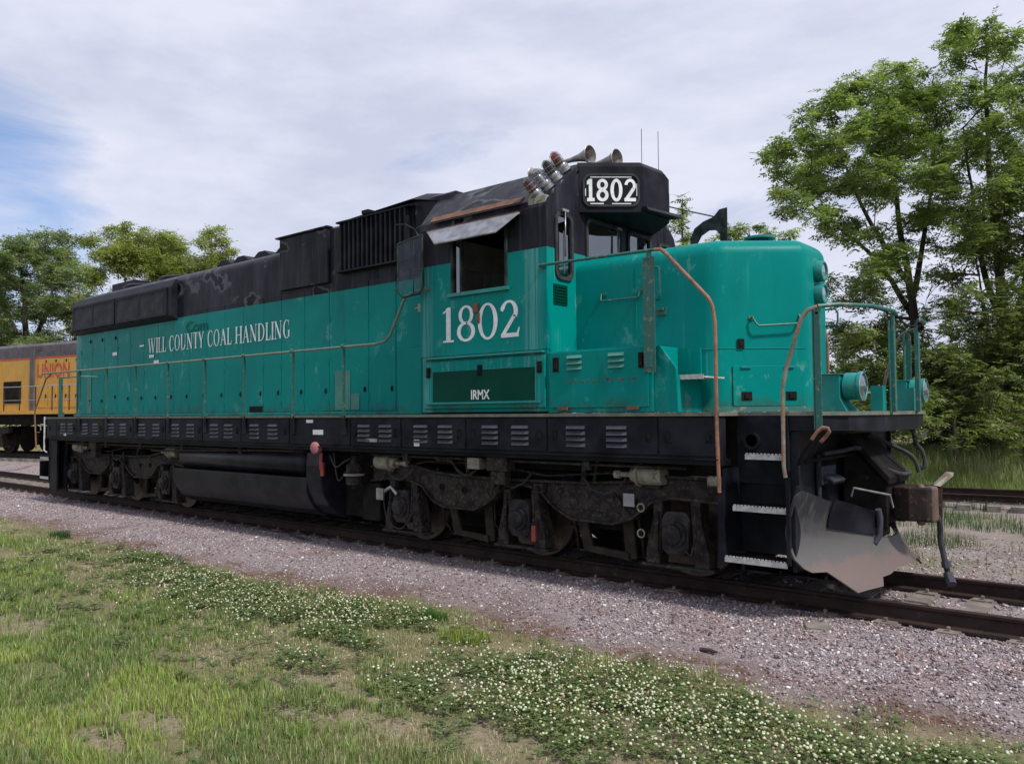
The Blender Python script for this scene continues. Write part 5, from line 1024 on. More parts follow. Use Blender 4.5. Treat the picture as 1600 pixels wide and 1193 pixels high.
# ================================================================ the yellow locomotive behind
def yellow():
    ang = math.atan2(.20, 1.0); loc = (-34.5, 3.7, .30)
    U = thing('diesel_locomotive', loc, 'yellow and grey diesel locomotive with red lettering parked behind the green one', 'locomotive', rz=ang)
    simple('ochre_paint', (.50, .27, .035), (.42, .23, .035), .5, 0, 2.2, (.22, .14, .06), .15, .66); simple('grey_roof', (.085, .08, .09), (.12, .11, .12), .6, 0, 2, (.06, .055, .06)); simple('red_stripe', (.45, .05, .02), (.35, .05, .02), .5)
    z0 = 1.70; y = -.93
    mb = MB(); mb.box(-9, 10, -.93, .93, z0, 3.72); hd = mb.build('hood', MT['ochre_paint'], U, off=(0, 0, 0))
    mb = MB(); rp_ = [(-.93, 3.79), (-.93, 4.24), (-.80, 4.36), (.80, 4.36), (.93, 4.24), (.93, 3.79)]; mb.prism(rp_, 'x', -9, 10); mb.build('hood_top', MT['grey_roof'], U, off=(0, 0, 0))
    mb = MB(); mb.box(-9, 10, -.935, .935, 3.72, 3.79); mb.build('stripe', MT['red_stripe'], U, off=(0, 0, 0))
    x = -8.9
    while x < 9.8:
        if not (1.2 < x < 3.8):
            mb = MB(); mb.box(x+.02, x+.60, y-.001, y-.022, z0+.12, 3.70); d = mb.build('hood_door', MT['ochre_paint'], U, off=(0, 0, 0), bevel=.005, segs=1)
            mb = MB(); mb.box(x+.52, x+.57, y-.022, y-.05, 2.2, 2.32); mb.box(x+.52, x+.57, y-.022, y-.045, 3.56, 3.66); mb.build('latch', MT['under_black'], d, off=(0, 0, 0))
        x += .64
    mb = MB(); mb.box(3.42, 3.66, -.936, -.99, z0, 4.24); mb.build('panel_rib', MT['grey_roof'], U, off=(0, 0, 0))
    mb = MB(); mb.box(1.55, 2.75, y-.001, y-.02, 2.0, 2.88); mb.build('louvered_opening', MT['under_black'], U, off=(0, 0, 0))
    mb = MB(); mb.box(-9.8, 10.5, -1.5, 1.5, 1.56, z0-.002); mb.build('walkway', MT['ochre_paint'], U, off=(0, 0, 0))
    mb = MB(); mb.box(-9.6, 10.3, -1.2, 1.2, 1.15, 1.558); mb.box(-2.4, 3.0, -1.35, 1.35, .35, 1.14) if 0 else None; mb.build('frame', MT['under_black'], U, off=(0, 0, 0))
    mb = MB(); mb.tube([(-9.5, -1.48, 2.62), (10.3, -1.48, 2.62)], .018, 6); mb.tube([(-9.5, -1.48, 2.1), (10.3, -1.48, 2.1)], .012, 6); mb.build('handrail', MT['grey_box'], U, off=(0, 0, 0))
    x = -9
    while x < 10.3: mb = MB(); mb.box(x-.02, x+.02, -1.49, -1.465, z0, 2.62); mb.build('handrail_post', MT['ochre_paint'] if 0 else MT['truck_iron'], U, off=(0, 0, 0)); x += 1.05
    for cx in (1.4, -7.4) if 0 else (.4, 8.2):
        for u in (-1.4, 0, 1.4):
            for s in (-1, 1): mb = MB(); mb.lathe([(.001, .02), (.2, .03), (.40, .02), (.43, .065), (.505, .065), (.508, -.03), (.54, -.045), (.54, -.07), (.001, -.07)], (cx+u, s*.765, .508), (0, s, 0), 28); mb.build('wheel', MT['wheel_steel'], U, off=(0, 0, 0))
            for s in (-1, 1): mb = MB(); mb.box(cx+u-.2, cx+u+.2, s*1.0, s*1.25, .30, .78); mb.lathe([(.14, 0), (.14, .05), (.08, .08), (.001, .08)], (cx+u, s*1.25, .52), (0, s, 0), 14); mb.build('journal_box', MT['truck_iron'], U, off=(0, 0, 0), bevel=.02)
        for s in (-1, 1): mb = MB(); mb.prism([(cx-2.0, .85), (cx-1.0, .62), (cx-.4, .8), (cx+.4, .8), (cx+1.0, .62), (cx+2.0, .85), (cx+2.0, 1.05), (cx-2.0, 1.05)], 'y', s*1.04, s*1.2); mb.box(cx-1.9, cx+1.9, s*1.06, s*1.1, .25, .30); mb.build('side_frame', MT['truck_iron'], U, off=(0, 0, 0), bevel=.01)
    for x_ in (1.6, 2.0): mb = MB(); mb.lathe([(.001, 0), (.13, 0), (.13, .4), (.001, .4)], (x_-.9, -1.3, 1.05), (1, 0, 0), 12); mb.build('air_cylinder', MT['truck_iron'], U, off=(0, 0, 0))
    mb = MB(); mb.box(-.2, .05, -1.45, -1.25, 1.72, 1.95); mb.tube([(.05, -1.4, 1.78), (.7, -1.45, 1.52), (1.4, -1.45, 1.5)], .03, 6); mb.build('brake_lever', MT['grey_box'], U, off=(0, 0, 0))
    font('UNION', 'lettering', MT['red_stripe'], U, lambda u, v: (u, y-.0245, v), 3.85, 5.95, 2.96, .57, .03, off=(0, 0, 0))
yellow()
# ================================================================ trees
def sprigs(P, size, nl=7):
    """droopy leaf sprigs: a short twig with paired narrow leaflets"""
    n = len(P); a = RNG.uniform(0, 2*np.pi, n); dz = RNG.normal(-.10, .35, n)
    d = np.stack([np.cos(a), np.sin(a), dz], -1); d /= np.linalg.norm(d, axis=1)[:, None]
    up = np.stack([RNG.normal(0, .35, n), RNG.normal(0, .35, n), np.ones(n)], -1); s = np.cross(d, up); s /= np.linalg.norm(s, axis=1)[:, None]; u = np.cross(s, d)
    L_ = size*RNG.uniform(.7, 1.3, n); out = []
    for k in range(nl):
        t_ = (k//2+.6)/((nl+1)/2); sg = (1 if k % 2 else -1) if k < nl-1 else 0
        b = P+d*(L_*t_)[:, None]; l = L_*.48; ld = (d*.55+s*sg*.85-u*.25*RNG.random(n)[:, None]); ld /= np.linalg.norm(ld, axis=1)[:, None]
        wd = np.cross(ld, u+.4*RNG.normal(size=(n, 3))); wd /= np.linalg.norm(wd, axis=1)[:, None]; w_ = (l*.20)[:, None]
        out.append(np.stack([b, b+ld*(l*.45)[:, None]+wd*w_, b+ld*l[:, None], b+ld*(l*.45)[:, None]-wd*w_], 1))
    return np.stack(out, 1)                              # n, nl, 4, 3
def wood(name, segs, mat, parent, off):                  # segs: list of (points, r0, r1)
    mb = MB()
    for pts, r0, r1 in segs: mb.tube(pts, r0, 6 if r0 < .08 else 9, r1)
    return mb.build(name, mat, parent, off=off)
def bez(p, q, sag=.15, n=5):
    p = Vector(p); q = Vector(q); m_ = (p+q)/2; l = (q-p).length; m_ += Vector((random.uniform(-1, 1), random.uniform(-1, 1), random.uniform(-.2, 1)))*l*sag
    return [p*(1-t)**2+m_*2*t*(1-t)+q*t*t for t in [k/n for k in range(n+1)]]
GREENS = {'ash': [(.185, .230, .085), (.235, .270, .10), (.135, .175, .068)], 'grey': [(.19, .225, .115), (.235, .265, .14), (.14, .17, .09)], 'yellow': [(.24, .26, .08), (.29, .30, .10), (.16, .18, .06)], 'dark': [(.10, .128, .048), (.135, .165, .06), (.07, .092, .036)], 'mid': [(.145, .175, .06), (.19, .215, .075), (.10, .125, .045)]}
GREENS = {k: [tuple(c*q for c, q in zip(v, (1.12, 1.12, 1.15))) for v in g] for k, g in GREENS.items()}
def tree(name, label, base, limbs, clumps, depth, kind='ash', dens=1.0, leaf=.34, cat='tree', group=None, bark='bark', thick=1.0, spread=.8, trunk_r=.22, nl=7):
    """base: pixel of the foot; limbs: pixel polylines of the big limbs; clumps: (px, py, radius px) of the leafy masses"""
    k = depth/FPX; root_p = at(base[0], base[1], depth); root_p.z = -.3
    root = thing(name, root_p, label, cat, group); off = root_p
    nodes = []; segs = []
    for li, pl_ in enumerate(limbs):
        pts = [at(x, y, depth+(random.uniform(-1, 1)*(1.2*j/len(pl_)) if j else 0)) for j, (x, y) in enumerate(pl_)]
        if li == 0: pts[0] = root_p.copy()
        fine = []
        for i in range(len(pts)-1):
            for t_ in (0, .33, .66): fine.append(pts[i].lerp(pts[i+1], t_)+Vector((random.uniform(-1, 1), random.uniform(-1, 1), 0))*.04)
        fine.append(pts[-1]); r0 = trunk_r*(1 if li == 0 else .55); segs.append((fine, r0, r0*.10)); nodes += [(p, r0*(1-.75*i/len(fine))) for i, p in enumerate(fine) if i > 1]
    PP = []; SZ = []
    cl = []
    for (x, y, r) in clumps:
        dd = random.uniform(-1, 1)*spread*2.2*(1 if spread < 3 else 1); c = at(x, y, depth+dd); cl.append((c, r*k))
    cl.sort(key=lambda c: min((c[0]-n[0]).length for n in nodes))
    for c, r in cl:
        best = min(nodes, key=lambda n: (c-n[0]).length+(1.5 if n[0].z > c.z else 0)); rb = min(best[1]*.6, .07*thick+.02)
        br = bez(best[0], c, .16); segs.append((br, rb, .012)); nodes += [(p, rb*(1-.6*i/len(br))) for i, p in enumerate(br) if i > 2]
        m_ = max(3, int(r*5))
        for j in range(m_):
            v = Vector(RNG.normal(size=3)); v.normalize(); v *= r*random.uniform(.6, 1.05); v.z *= .8; e = c+v; tw = bez(br[random.randint(2, 5)], e, .12, 3); segs.append((tw, .013*thick+.004, .004))
            n = max(4, int(26*dens*(r/.8)**1.3)); s_ = RNG.normal(0, 1, (n, 3))*np.array([.30, .30, .22])*r*.8; PP.append(np.array(e)+s_)
        n = int(110*dens*r*r/.64); q = RNG.normal(size=(n, 3)); q /= np.linalg.norm(q, axis=1)[:, None]; q *= (RNG.random(n)**.45)[:, None]*r*1.05; q[:, 2] *= .85; PP.append(np.array(c)+q)
    P = np.concatenate(PP); Q = sprigs(P, leaf, nl); n = len(P); pal = np.array(GREENS[kind]); ci = RNG.choice(3, n, p=[.5, .25, .25])
    hue = .5+.5*np.sin(P[:, 0]*1.1+P[:, 2]*1.7)*np.cos(P[:, 1]*.9+P[:, 2]*.6)
    colr = pal[ci]*RNG.uniform(.75, 1.25, (n, 1))*(.8+.4*hue)[:, None]
    V = Q.reshape(-1, 3)-np.array(off); F = np.arange(len(V)).reshape(-1, 4)
    o = soup('crown', V, F, MATS['leaf'], np.repeat(colr, nl*4, 0), parent=root); wood('trunk', segs, MATS[bark], root, off)
    return root
def fill(x0, x1, y0, y1, n, r0, r1, keep=None):
    out = []; tries = 0
    while len(out) < n and tries < n*60:
        tries += 1; x = random.uniform(x0, x1); y = random.uniform(y0, y1); r = random.uniform(r0, r1)
        if keep is None or keep(x, y): out.append((x, y, r))
    return out
def inpoly(pts):
    def f(x, y):
        c = False
        for i in range(len(pts)):
            (x0, y0), (x1, y1) = pts[i-1], pts[i]
            if (y0 > y) != (y1 > y) and x < (x1-x0)*(y-y0)/(y1-y0)+x0: c = not c
        return c
    return f
# right: large ash-like tree, left half of the group
polyA = [(1205, 242), (1235, 190), (1270, 175), (1310, 135), (1350, 130), (1385, 95), (1430, 110), (1470, 140), (1490, 300), (1440, 390), (1400, 440), (1330, 470), (1320, 400), (1260, 370), (1215, 330), (1235, 290), (1200, 262)]
cA = fill(1200, 1490, 95, 470, 135, 13, 26, inpoly(polyA))+[(1192, 243, 9), (1205, 240, 10), (1250, 185, 10), (1340, 122, 10), (1383, 98, 10), (1412, 102, 9), (1450, 118, 10), (1218, 302, 14), (1214, 268, 12), (1400, 560, 16), (1350, 480, 16), (1455, 330, 22), (1460, 380, 20), (1430, 350, 18), (1470, 430, 20), (1450, 250, 20), (1480, 300, 22), (1330, 350, 18), (1290, 330, 18), (1380, 400, 18), (1340, 440, 16), (1390, 500, 18), (1300, 440, 18), (1320, 470, 18), (1350, 450, 18), (1375, 470, 18), (1410, 510, 18), (1385, 540, 18), (1360, 520, 16), (1415, 450, 18), (1445, 490, 18), (1360, 420, 18), (1420, 470, 14), (1310, 505, 12)]
tree('ash_tree', 'tall leafy tree with forked dark limbs, left of the two biggest trees', (1437, 690), [[(1437, 690), (1432, 600), (1428, 500), (1418, 420), (1402, 330), (1392, 250), (1388, 150)], [(1428, 500), (1395, 440), (1355, 390), (1300, 350), (1250, 300)], [(1418, 440), (1385, 390), (1350, 330), (1320, 260), (1300, 190)], [(1425, 470), (1440, 380), (1455, 300), (1462, 200)]], cA, 27, 'ash', 1.25, .27, group=None, bark='bark_dark', thick=.8, spread=1.8, trunk_r=.20)
polyB = [(1482, 60), (1510, 50), (1545, 30), (1585, 60), (1650, 20), (1760, 120), (1760, 420), (1640, 440), (1520, 400), (1478, 300), (1500, 200), (1478, 110)]
cB = fill(1480, 1760, 30, 430, 150, 14, 28, inpoly(polyB))+[(1492, 62, 10), (1540, 34, 11), (1555, 48, 12), (1500, 68, 12), (1592, 50, 12), (1490, 85, 9), (1500, 330, 22), (1520, 380, 22), (1490, 400, 20), (1540, 300, 22), (1560, 350, 22), (1500, 440, 22)]
tree('ash_tree', 'tallest tree on the right, cut off by the edge of the picture', (1575, 690), [[(1575, 690), (1572, 600), (1570, 500), (1560, 400), (1548, 300), (1540, 150), (1542, 60)], [(1572, 560), (1600, 450), (1620, 330), (1640, 200)], [(1570, 520), (1540, 430), (1522, 330), (1505, 200)], [(1590, 520), (1650, 400), (1700, 280)]], cB, 26, 'ash', 1.25, .27, bark='bark_dark', thick=.8, spread=1.8, trunk_r=.24)
polyC = [(1455, 440), (1500, 385), (1560, 365), (1640, 380), (1720, 420), (1740, 660), (1430, 670), (1432, 560)]
tree('maple_tree', 'dense mid-green tree with a low rounded crown below the tallest tree', (1560, 700), [[(1560, 700), (1556, 620), (1545, 520), (1530, 430)], [(1556, 600), (1600, 520), (1640, 450)]], fill(1440, 1740, 380, 670, 120, 16, 28, inpoly(polyC)), 24, 'mid', 1.3, .22, bark='bark', spread=1.5, trunk_r=.2)
tree('maple_tree', 'bushy young tree showing between the nose of the green locomotive and its front handrails', (1350, 700), [[(1350, 700), (1350, 620), (1345, 560)]], fill(1240, 1470, 500, 680, 105, 15, 25, inpoly([(1240, 600), (1290, 500), (1330, 505), (1380, 510), (1450, 520), (1470, 680), (1240, 680)])), 28, 'mid', 1.0, .27, spread=2.2, trunk_r=.14)
tree('maple_tree', 'dark bushy tree low at the right edge above the tall grass', (1590, 700), [[(1590, 700), (1590, 650), (1600, 600)]], fill(1400, 1800, 540, 690, 120, 18, 28), 30, 'dark', 1.1, .3, spread=2.5, trunk_r=.14)
for i, (x0, x1, y0, y1, d, kd, lb) in enumerate([(1420, 1560, 610, 690, 22, 'mid', 'round green shrub at the left end of the tall grass'), (1540, 1660, 580, 690, 21, 'mid', 'bright green shrub by the right edge at the back of the tall grass')]):
    tree('shrub', lb, ((x0+x1)/2, 700), [[((x0+x1)/2, 700), ((x0+x1)/2, 660), ((x0+x1)/2+4, 630)]], fill(x0, x1, y0, y1, 26, 14, 22), d, kd, 1.0, .22, 'shrub', 'shrubs at the back of the tall grass', spread=1.2, trunk_r=.06)
tree('maple_tree', 'distant tree whose top shows just above the nose of the green locomotive', (1180, 700), [[(1180, 700), (1180, 500), (1175, 400), (1170, 360)]], fill(1120, 1240, 365, 480, 34, 13, 20)+[(1160, 358, 9), (1185, 355, 10), (1205, 362, 8), (1150, 368, 8)], 42, 'ash', .8, .42, spread=2, trunk_r=.2)
tree('maple_tree', 'distant thin treetop rising behind the cab of the green locomotive', (1066, 700), [[(1066, 700), (1066, 500), (1067, 380), (1066, 312)]], [(1066, 312, 7), (1070, 330, 8), (1060, 352, 10), (1072, 368, 12), (1062, 390, 16), (1080, 420, 20), (1050, 430, 20), (1068, 460, 24), (1064, 340, 6)], 42, 'ash', .9, .40, spread=1, trunk_r=.15)
tree('ash_tree', 'large leafy tree just beyond the right edge of the picture', (1980, 690), [[(1980, 690), (1980, 560), (1975, 420), (1970, 200)], [(1980, 520), (2050, 380), (2100, 250)], [(1980, 520), (1900, 400), (1860, 250)]], fill(1780, 2250, 60, 640, 110, 26, 44), 24, 'ash', .9, .5, spread=2, trunk_r=.3, nl=5)
# left: row of trees behind the yellow locomotive
tree('ash_tree', 'greyish green tree at the left edge with sky showing through its crown', (40, 700), [[(40, 700), (44, 600), (40, 500), (34, 430), (30, 405)], [(42, 560), (80, 470), (90, 400)], [(42, 560), (5, 470), (-20, 400)]], fill(-80, 130, 385, 640, 135, 13, 23, inpoly([(-80, 400), (0, 398), (25, 370), (80, 368), (120, 372), (130, 640), (-80, 640)]))+[(75, 368, 14), (50, 372, 13), (95, 372, 12), (20, 378, 12), (34, 384, 14), (5, 398, 14), (-20, 400, 14), (60, 390, 16), (100, 390, 16), (120, 376, 10), (100, 365, 7), (-5, 395, 9)], 58, 'grey', 1.0, .42, bark='bark', thick=1.8, spread=3, trunk_r=.35, nl=5)
tree('maple_tree', 'yellow-green tree with a full rounded crown rising behind the yellow locomotive', (200, 700), [[(200, 700), (200, 600), (198, 500), (195, 400)], [(200, 560), (240, 470), (255, 400)]], fill(118, 300, 372, 640, 135, 13, 23, inpoly([(118, 400), (165, 365), (210, 355), (270, 372), (285, 420), (300, 640), (110, 640)]))+[(145, 375, 14), (155, 395, 16), (190, 372, 14), (220, 372, 14), (245, 374, 13), (168, 364, 13), (200, 358, 11), (228, 362, 10), (262, 368, 9), (180, 360, 9), (128, 376, 9), (278, 385, 9)], 62, 'yellow', 1.1, .42, thick=1.8, spread=3, trunk_r=.35, nl=5)
tree('maple_tree', 'small yellow-green treetop showing just above the rear hood of the green locomotive', (330, 700), [[(330, 700), (330, 560), (328, 450), (330, 370)]], fill(270, 370, 400, 600, 50, 12, 20)+[(332, 362, 11), (345, 358, 9), (318, 368, 9), (310, 380, 9), (350, 378, 11), (366, 392, 7), (330, 380, 13), (355, 395, 11), (300, 405, 10)], 60, 'yellow', 1.0, .42, thick=1.6, spread=2, trunk_r=.3, nl=5)
# a far belt of woodland closes the field behind the locomotives
n = 15000; t_ = RNG.random(n); wx = -190+330*t_; wy = 84+16*RNG.random(n)+8*np.sin(wx*.05); top = 5.5+2.2*vnoise(wx, wy*.2, .35)+1.2*(vnoise(wx, wy, 1.4)-.5); wz = top*RNG.random(n)**.7
Q = sprigs(np.stack([wx, wy, wz], -1), 1.5, 5); V = Q.reshape(-1, 3); cw = np.array([[.13, .16, .06]])*RNG.uniform(.55, 1.35, (n, 1))
tag(soup('distant_woods', V, np.arange(len(V)).reshape(-1, 4), MATS['leaf'], np.repeat(cw, 20, 0)), 'far belt of woodland closing the field behind the locomotives', 'woods', kind='stuff')
n = 9000; wx = -110-12*RNG.random(n)-10*RNG.random(n); wy = -70+155*RNG.random(n); wz = (6+2*vnoise(wx, wy, .3))*RNG.random(n)**.7
Q = sprigs(np.stack([wx, wy, wz], -1), 1.5, 5); V = Q.reshape(-1, 3); cw = np.array([[.13, .16, .06]])*RNG.uniform(.55, 1.35, (n, 1)); soup('distant_woods', V, np.arange(len(V)).reshape(-1, 4), MATS['leaf'], np.repeat(cw, 20, 0))
tag(bpy.data.objects['distant_woods.001'], 'far belt of woodland across the end of the tracks on the left', 'woods', kind='stuff')
# ================================================================ ground plants
def inview(x, y, m_=1.06, zz=-.25):
    d = np.stack([x, y, np.full_like(x, zz)], -1)-np.array(CAMP); dp = d@np.array(Fv); u = (d@np.array(Rv))/dp*FPX; v = (d@np.array(Uv))/dp*FPX
    return (dp > .5) & (np.abs(u) < 800*m_+40) & (np.abs(v) < 600*m_+30)
ELL = [  # clover patches: x, y, rx, ry, flowers per m2
 (-3.6, -3.85, 1.75, .62, 200), (-2.3, -3.4, .9, .45, 190), (-5.4, -3.7, 1.0, .5, 90), (-1.5, -4.75, .48, .22, 110), (-1.75, -4.15, .5, .2, 60), (-7.0, -3.35, .8, .22, 50), (.25, -4.0, .95, .62, 210), (1.15, -3.75, 1.0, .55, 240), (1.95, -3.85, .8, .42, 240), (2.6, -3.85, .55, .35, 190), (1.0, -4.55, .85, .33, 180), (.0, -4.6, .7, .32, 110), (3.05, -3.55, .3, .22, 110), (2.0, -4.35, .7, .4, 180)]
def clov(x, y):
    c = np.zeros_like(x); wb = (vnoise(x*1.0+3, y, 5)-.5)*1.5+(vnoise(x, y+7, 13)-.5)*1.1
    for ex, ey_, rx, ry, f in ELL: c = np.maximum(c, 1.25-((x-ex)/rx)**2-((y-ey_)/ry)**2)
    return c+wb*.8
SOIL = [(-1.23, -6.12, .28, .10), (-1.16, -6.47, .22, .10), (-.5, -5.42, .28, .07), (-2.1, -5.35, .55, .12), (-4.4, -5.75, .5, .2), (-.44, -6.24, .3, .08), (-2.9, -6.2, .3, .12), (-3.3, -4.95, .5, .12), (-6.5, -4.4, .6, .15), (-.7, -4.95, .3, .08), (-5.2, -5.0, .7, .2), (-3.9, -5.2, .4, .12), (-1.2, -5.15, .3, .07), (-7.5, -4.0, .7, .15), (-.1, -5.2, .25, .07), (-9.5, -4.4, 1.0, .2)]
def soil(x, y):
    c = np.zeros_like(x)-1
    for ex, ey_, rx, ry in SOIL: rx, ry = rx*1.35, ry*1.5; c = np.maximum(c, 1-((x-ex)/rx)**2-((y-ey_)/ry)**2)
    return c+(vnoise(x, y, 6)-.5)*1.2
def blades(name, x, y, h, w_, colr, label, z0=None, lean=.45, mat='grass_blade', cat='grass'):
    n = len(x); a = RNG.uniform(0, 2*np.pi, n); ln = h*lean*RNG.random(n); z = gz(x, y)-.005 if z0 is None else z0
    sx, sy = np.cos(a), np.sin(a); lx, ly = np.cos(a+1.57+RNG.normal(0, .5, n))*ln, np.sin(a+1.57+RNG.normal(0, .5, n))*ln
    B = np.stack([x, y, z], -1); W = np.stack([sx*w_/2, sy*w_/2, 0*x], -1); M1 = B+np.stack([lx*.35, ly*.35, h*.6], -1); T1 = B+np.stack([lx, ly, h*(1-.25*ln/np.maximum(h, .001))], -1)
    V = np.stack([B-W, B+W, M1+W*.7, M1-W*.7, T1+W*.12, T1-W*.12], 1); F = np.array([[0, 1, 2, 3], [3, 2, 4, 5]])[None]+6*np.arange(n)[:, None, None]
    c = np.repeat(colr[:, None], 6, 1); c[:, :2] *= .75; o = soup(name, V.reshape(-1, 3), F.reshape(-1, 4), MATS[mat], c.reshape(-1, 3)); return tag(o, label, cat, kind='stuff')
def lawn(n, x0, x1, y0, y1):
    n = int(n*1.35); x, y = scatter(n, x0-1, x1+2.6, y0-1.2, y1); k = (y < edge_y(x)+.05+(vnoise(x, y, 5)-.5)*.3) & (inview(x, y) | (RNG.random(n) < .55) & inview(x, y, 1.7)) & (np.hypot(x-CAMP[0], y-CAMP[1]) > .8); return x[k], y[k]
xs, ys = [], []
for n, x0, x1, y0, y1 in ((190000, -3.2, 3.9, -7.2, -2.7), (90000, -8, -1.5, -7.6, -2.7), (80000, -17, -6, -7, -2.7), (30000, -40, -15, -9, -2.7)): a_, b_ = lawn(n, x0, x1, y0, y1); xs.append(a_); ys.append(b_)
x = np.concatenate(xs); y = np.concatenate(ys); cl_ = clov(x, y); sl_ = soil(x, y)
lush = sstep(-4.7, -5.3, y+.14*(x+1)+ (vnoise(x, y, 1.3)-.5)*1.0)          # mown lush lawn nearest the viewer
bare = sstep(.26, .52, vnoise(x-3, y+1, 2.1)+.25*vnoise(x, y, 7)-.1)*(1-lush)
edge = sstep(-.7, -.05, y-edge_y(x))
keep = RNG.random(len(x)) < np.clip(1.0-.70*bare-.55*edge-.9*(sl_ > .15)-.5*(cl_ > .35), .06, 1)
x, y, cl_, lush, bare, edge = (q[keep] for q in (x, y, cl_, lush, bare, edge)); n = len(x)
c1 = np.array([.215, .27, .085]); c2 = np.array([.145, .195, .07]); c3 = np.array([.46, .40, .27]); c4_ = np.array([.27, .32, .09])
f = vnoise(x+5, y, 1.8)[:, None]; colr = c2*(1-f)+c1*f; yl = (sstep(.5, .7, vnoise(x, y-4, 1.5))*lush)[:, None]; colr = colr*(1-yl)+c4_*yl
strawy = np.exp(-((x-.75)/.8)**2-((y+5.15)/.35)**2)
dry = (RNG.random(n) < np.clip(.42+.50*bare+.45*edge-.27*lush+.5*strawy, 0, 1))[:, None]; colr = np.where(dry, c3*RNG.uniform(.6, 1.2, (n, 1)), colr)*RNG.uniform(.6, 1.45, (n, 1))
clump = sstep(.54, .72, vnoise(x*1.7+2, y*1.7, 9))*(1-.5*bare)
hh = (.022+.025*RNG.random(n)+.05*clump*RNG.random(n)+.035*lush*RNG.random(n)+.02*(vnoise(x, y, 3) > .6))*(1-.35*bare); dist = np.hypot(x-CAMP[0], y-CAMP[1])
colr = colr*(1+.25*clump[:, None]*np.array([-.2, .3, -.3]))
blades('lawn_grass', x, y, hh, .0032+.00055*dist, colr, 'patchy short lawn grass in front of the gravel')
# dead straw lying over the bare places and the gravel edge
sx_, sy_ = scatter(60000, -14, 3.8, -6.6, -2.6); k = inview(sx_, sy_); sx_, sy_ = sx_[k], sy_[k]
pb = sstep(.30, .62, vnoise(sx_-3, sy_+1, 2.1)+.25*vnoise(sx_, sy_, 7)-.1)*sstep(-5.6, -4.6, sy_)+1.2*(soil(sx_, sy_) > -.1)+.9*np.exp(-((sy_-edge_y(sx_)-.02)/.22)**2)
k = RNG.random(len(sx_)) < pb*.75; sx_, sy_ = sx_[k], sy_[k]; n = len(sx_)
blades('dead_straw', sx_, sy_, .012+.03*RNG.random(n), np.full(n, .0035), np.array([[.44, .36, .25]])*RNG.uniform(.45, 1.25, (n, 1))*np.where(RNG.random(n) < .3, .5, 1.)[:, None], 'dry tan straw and dead stems lying on bare patches and along the gravel edge', lean=3.2, cat='straw')
# broad-leaved weeds pressed into the turf
wx, wy = scatter(900, -12, 3.6, -6.9, -3.1); k = inview(wx, wy) & (vnoise(wx, wy, 3.3) > .48) & (clov(wx, wy) < .4); wx, wy = wx[k], wy[k]; n = len(wx); WQ = []
for q in range(8):
    a = q*.785+RNG.normal(0, .25, n); l = RNG.uniform(.03, .07, n)*(1+.02*(q % 3)); d = np.stack([np.cos(a), np.sin(a), RNG.uniform(.15, .7, n)], -1); s2 = np.stack([-np.sin(a), np.cos(a), 0*a], -1); c = np.stack([wx, wy, gz(wx, wy)+.008], -1); L2 = l[:, None]
    WQ.append(np.stack([c, c+d*L2*.6+s2*L2*.2, c+d*L2*np.array([1, 1, .7]), c+d*L2*.6-s2*L2*.2], 1))
Q = np.stack(WQ, 1); V = Q.reshape(-1, 3); pc = np.array([[.085, .14, .045]])*RNG.uniform(.6, 1.4, (n, 1))
tag(soup('broadleaf_weeds', V, np.arange(len(V)).reshape(-1, 4), MATS['grass_blade'], np.repeat(pc, 32, 0)), 'small rosettes of broad-leaved weeds scattered in the lawn', 'weeds', kind='stuff')
# clover leaves and flowers
xs, ys = scatter(100000, -9, 3.8, -5.6, -2.9); k = inview(xs, ys) & (ys < edge_y(xs)+.02); xs, ys = xs[k], ys[k]; cv = clov(xs, ys); k = cv > RNG.uniform(.1, 1.6, len(xs)); xs, ys = xs[k], ys[k]
n = len(xs); z = gz(xs, ys)+RNG.uniform(.03, .075, n); r = RNG.uniform(.007, .013, n)*(1+.05*np.hypot(xs-4, ys+8.7)); a0 = RNG.uniform(0, 6.28, n); quads = []
for k_ in range(3):
    a = a0+k_*2.094; d = np.stack([np.cos(a), np.sin(a), RNG.uniform(-.3, .45, n)], -1); s_ = np.stack([-np.sin(a), np.cos(a), RNG.uniform(-.3, .3, n)], -1); c = np.stack([xs, ys, z], -1); rr = r[:, None]
    quads.append(np.stack([c, c+d*rr*.9+s_*rr*.8, c+d*rr*1.7, c+d*rr*.9-s_*rr*.8], 1))
Q = np.stack(quads, 1); pc = np.array([(.115, .16, .058), (.155, .195, .07), (.085, .122, .045)])[RNG.integers(0, 3, n)]*RNG.uniform(.75, 1.25, (n, 1)); V = Q.reshape(-1, 3)
tag(soup('clover_leaves', V, np.arange(len(V)).reshape(-1, 4), MATS['grass_blade'], np.repeat(pc, 12, 0)), 'low dark green clover leaves in patches of the lawn', 'clover', kind='stuff')
fx, fy = [], []
for ex, ey_, rx, ry, fl in ELL:
    m_ = int(fl*math.pi*rx*ry*1.15); a = RNG.uniform(0, 6.28, m_); q = RNG.random(m_)**.55*1.15; fx.append(ex+rx*q*np.cos(a)); fy.append(ey_+ry*q*np.sin(a))
ex_, ey2 = scatter(700, -9, 3.6, -4.9, -3.0); fx.append(ex_); fy.append(ey2)
fx = np.concatenate(fx); fy = np.concatenate(fy); k = (clov(fx, fy)+1.0*RNG.random(len(fx)) > .55) & (fy < edge_y(fx)-.05); fx, fy = fx[k], fy[k]; n = len(fx); v, f = ICO
fz = gz(fx, fy)+RNG.uniform(.065, .12, n); s_ = .0055+.0065*RNG.random(n)**.8
Vv = np.einsum('nij,kj->nki', rotm(n), v)*s_[:, None, None]*RNG.uniform(.8, 1.15, (n, 12, 1)); Vv[..., 2] *= .85; Vv += np.stack([fx, fy, fz], -1)[:, None]
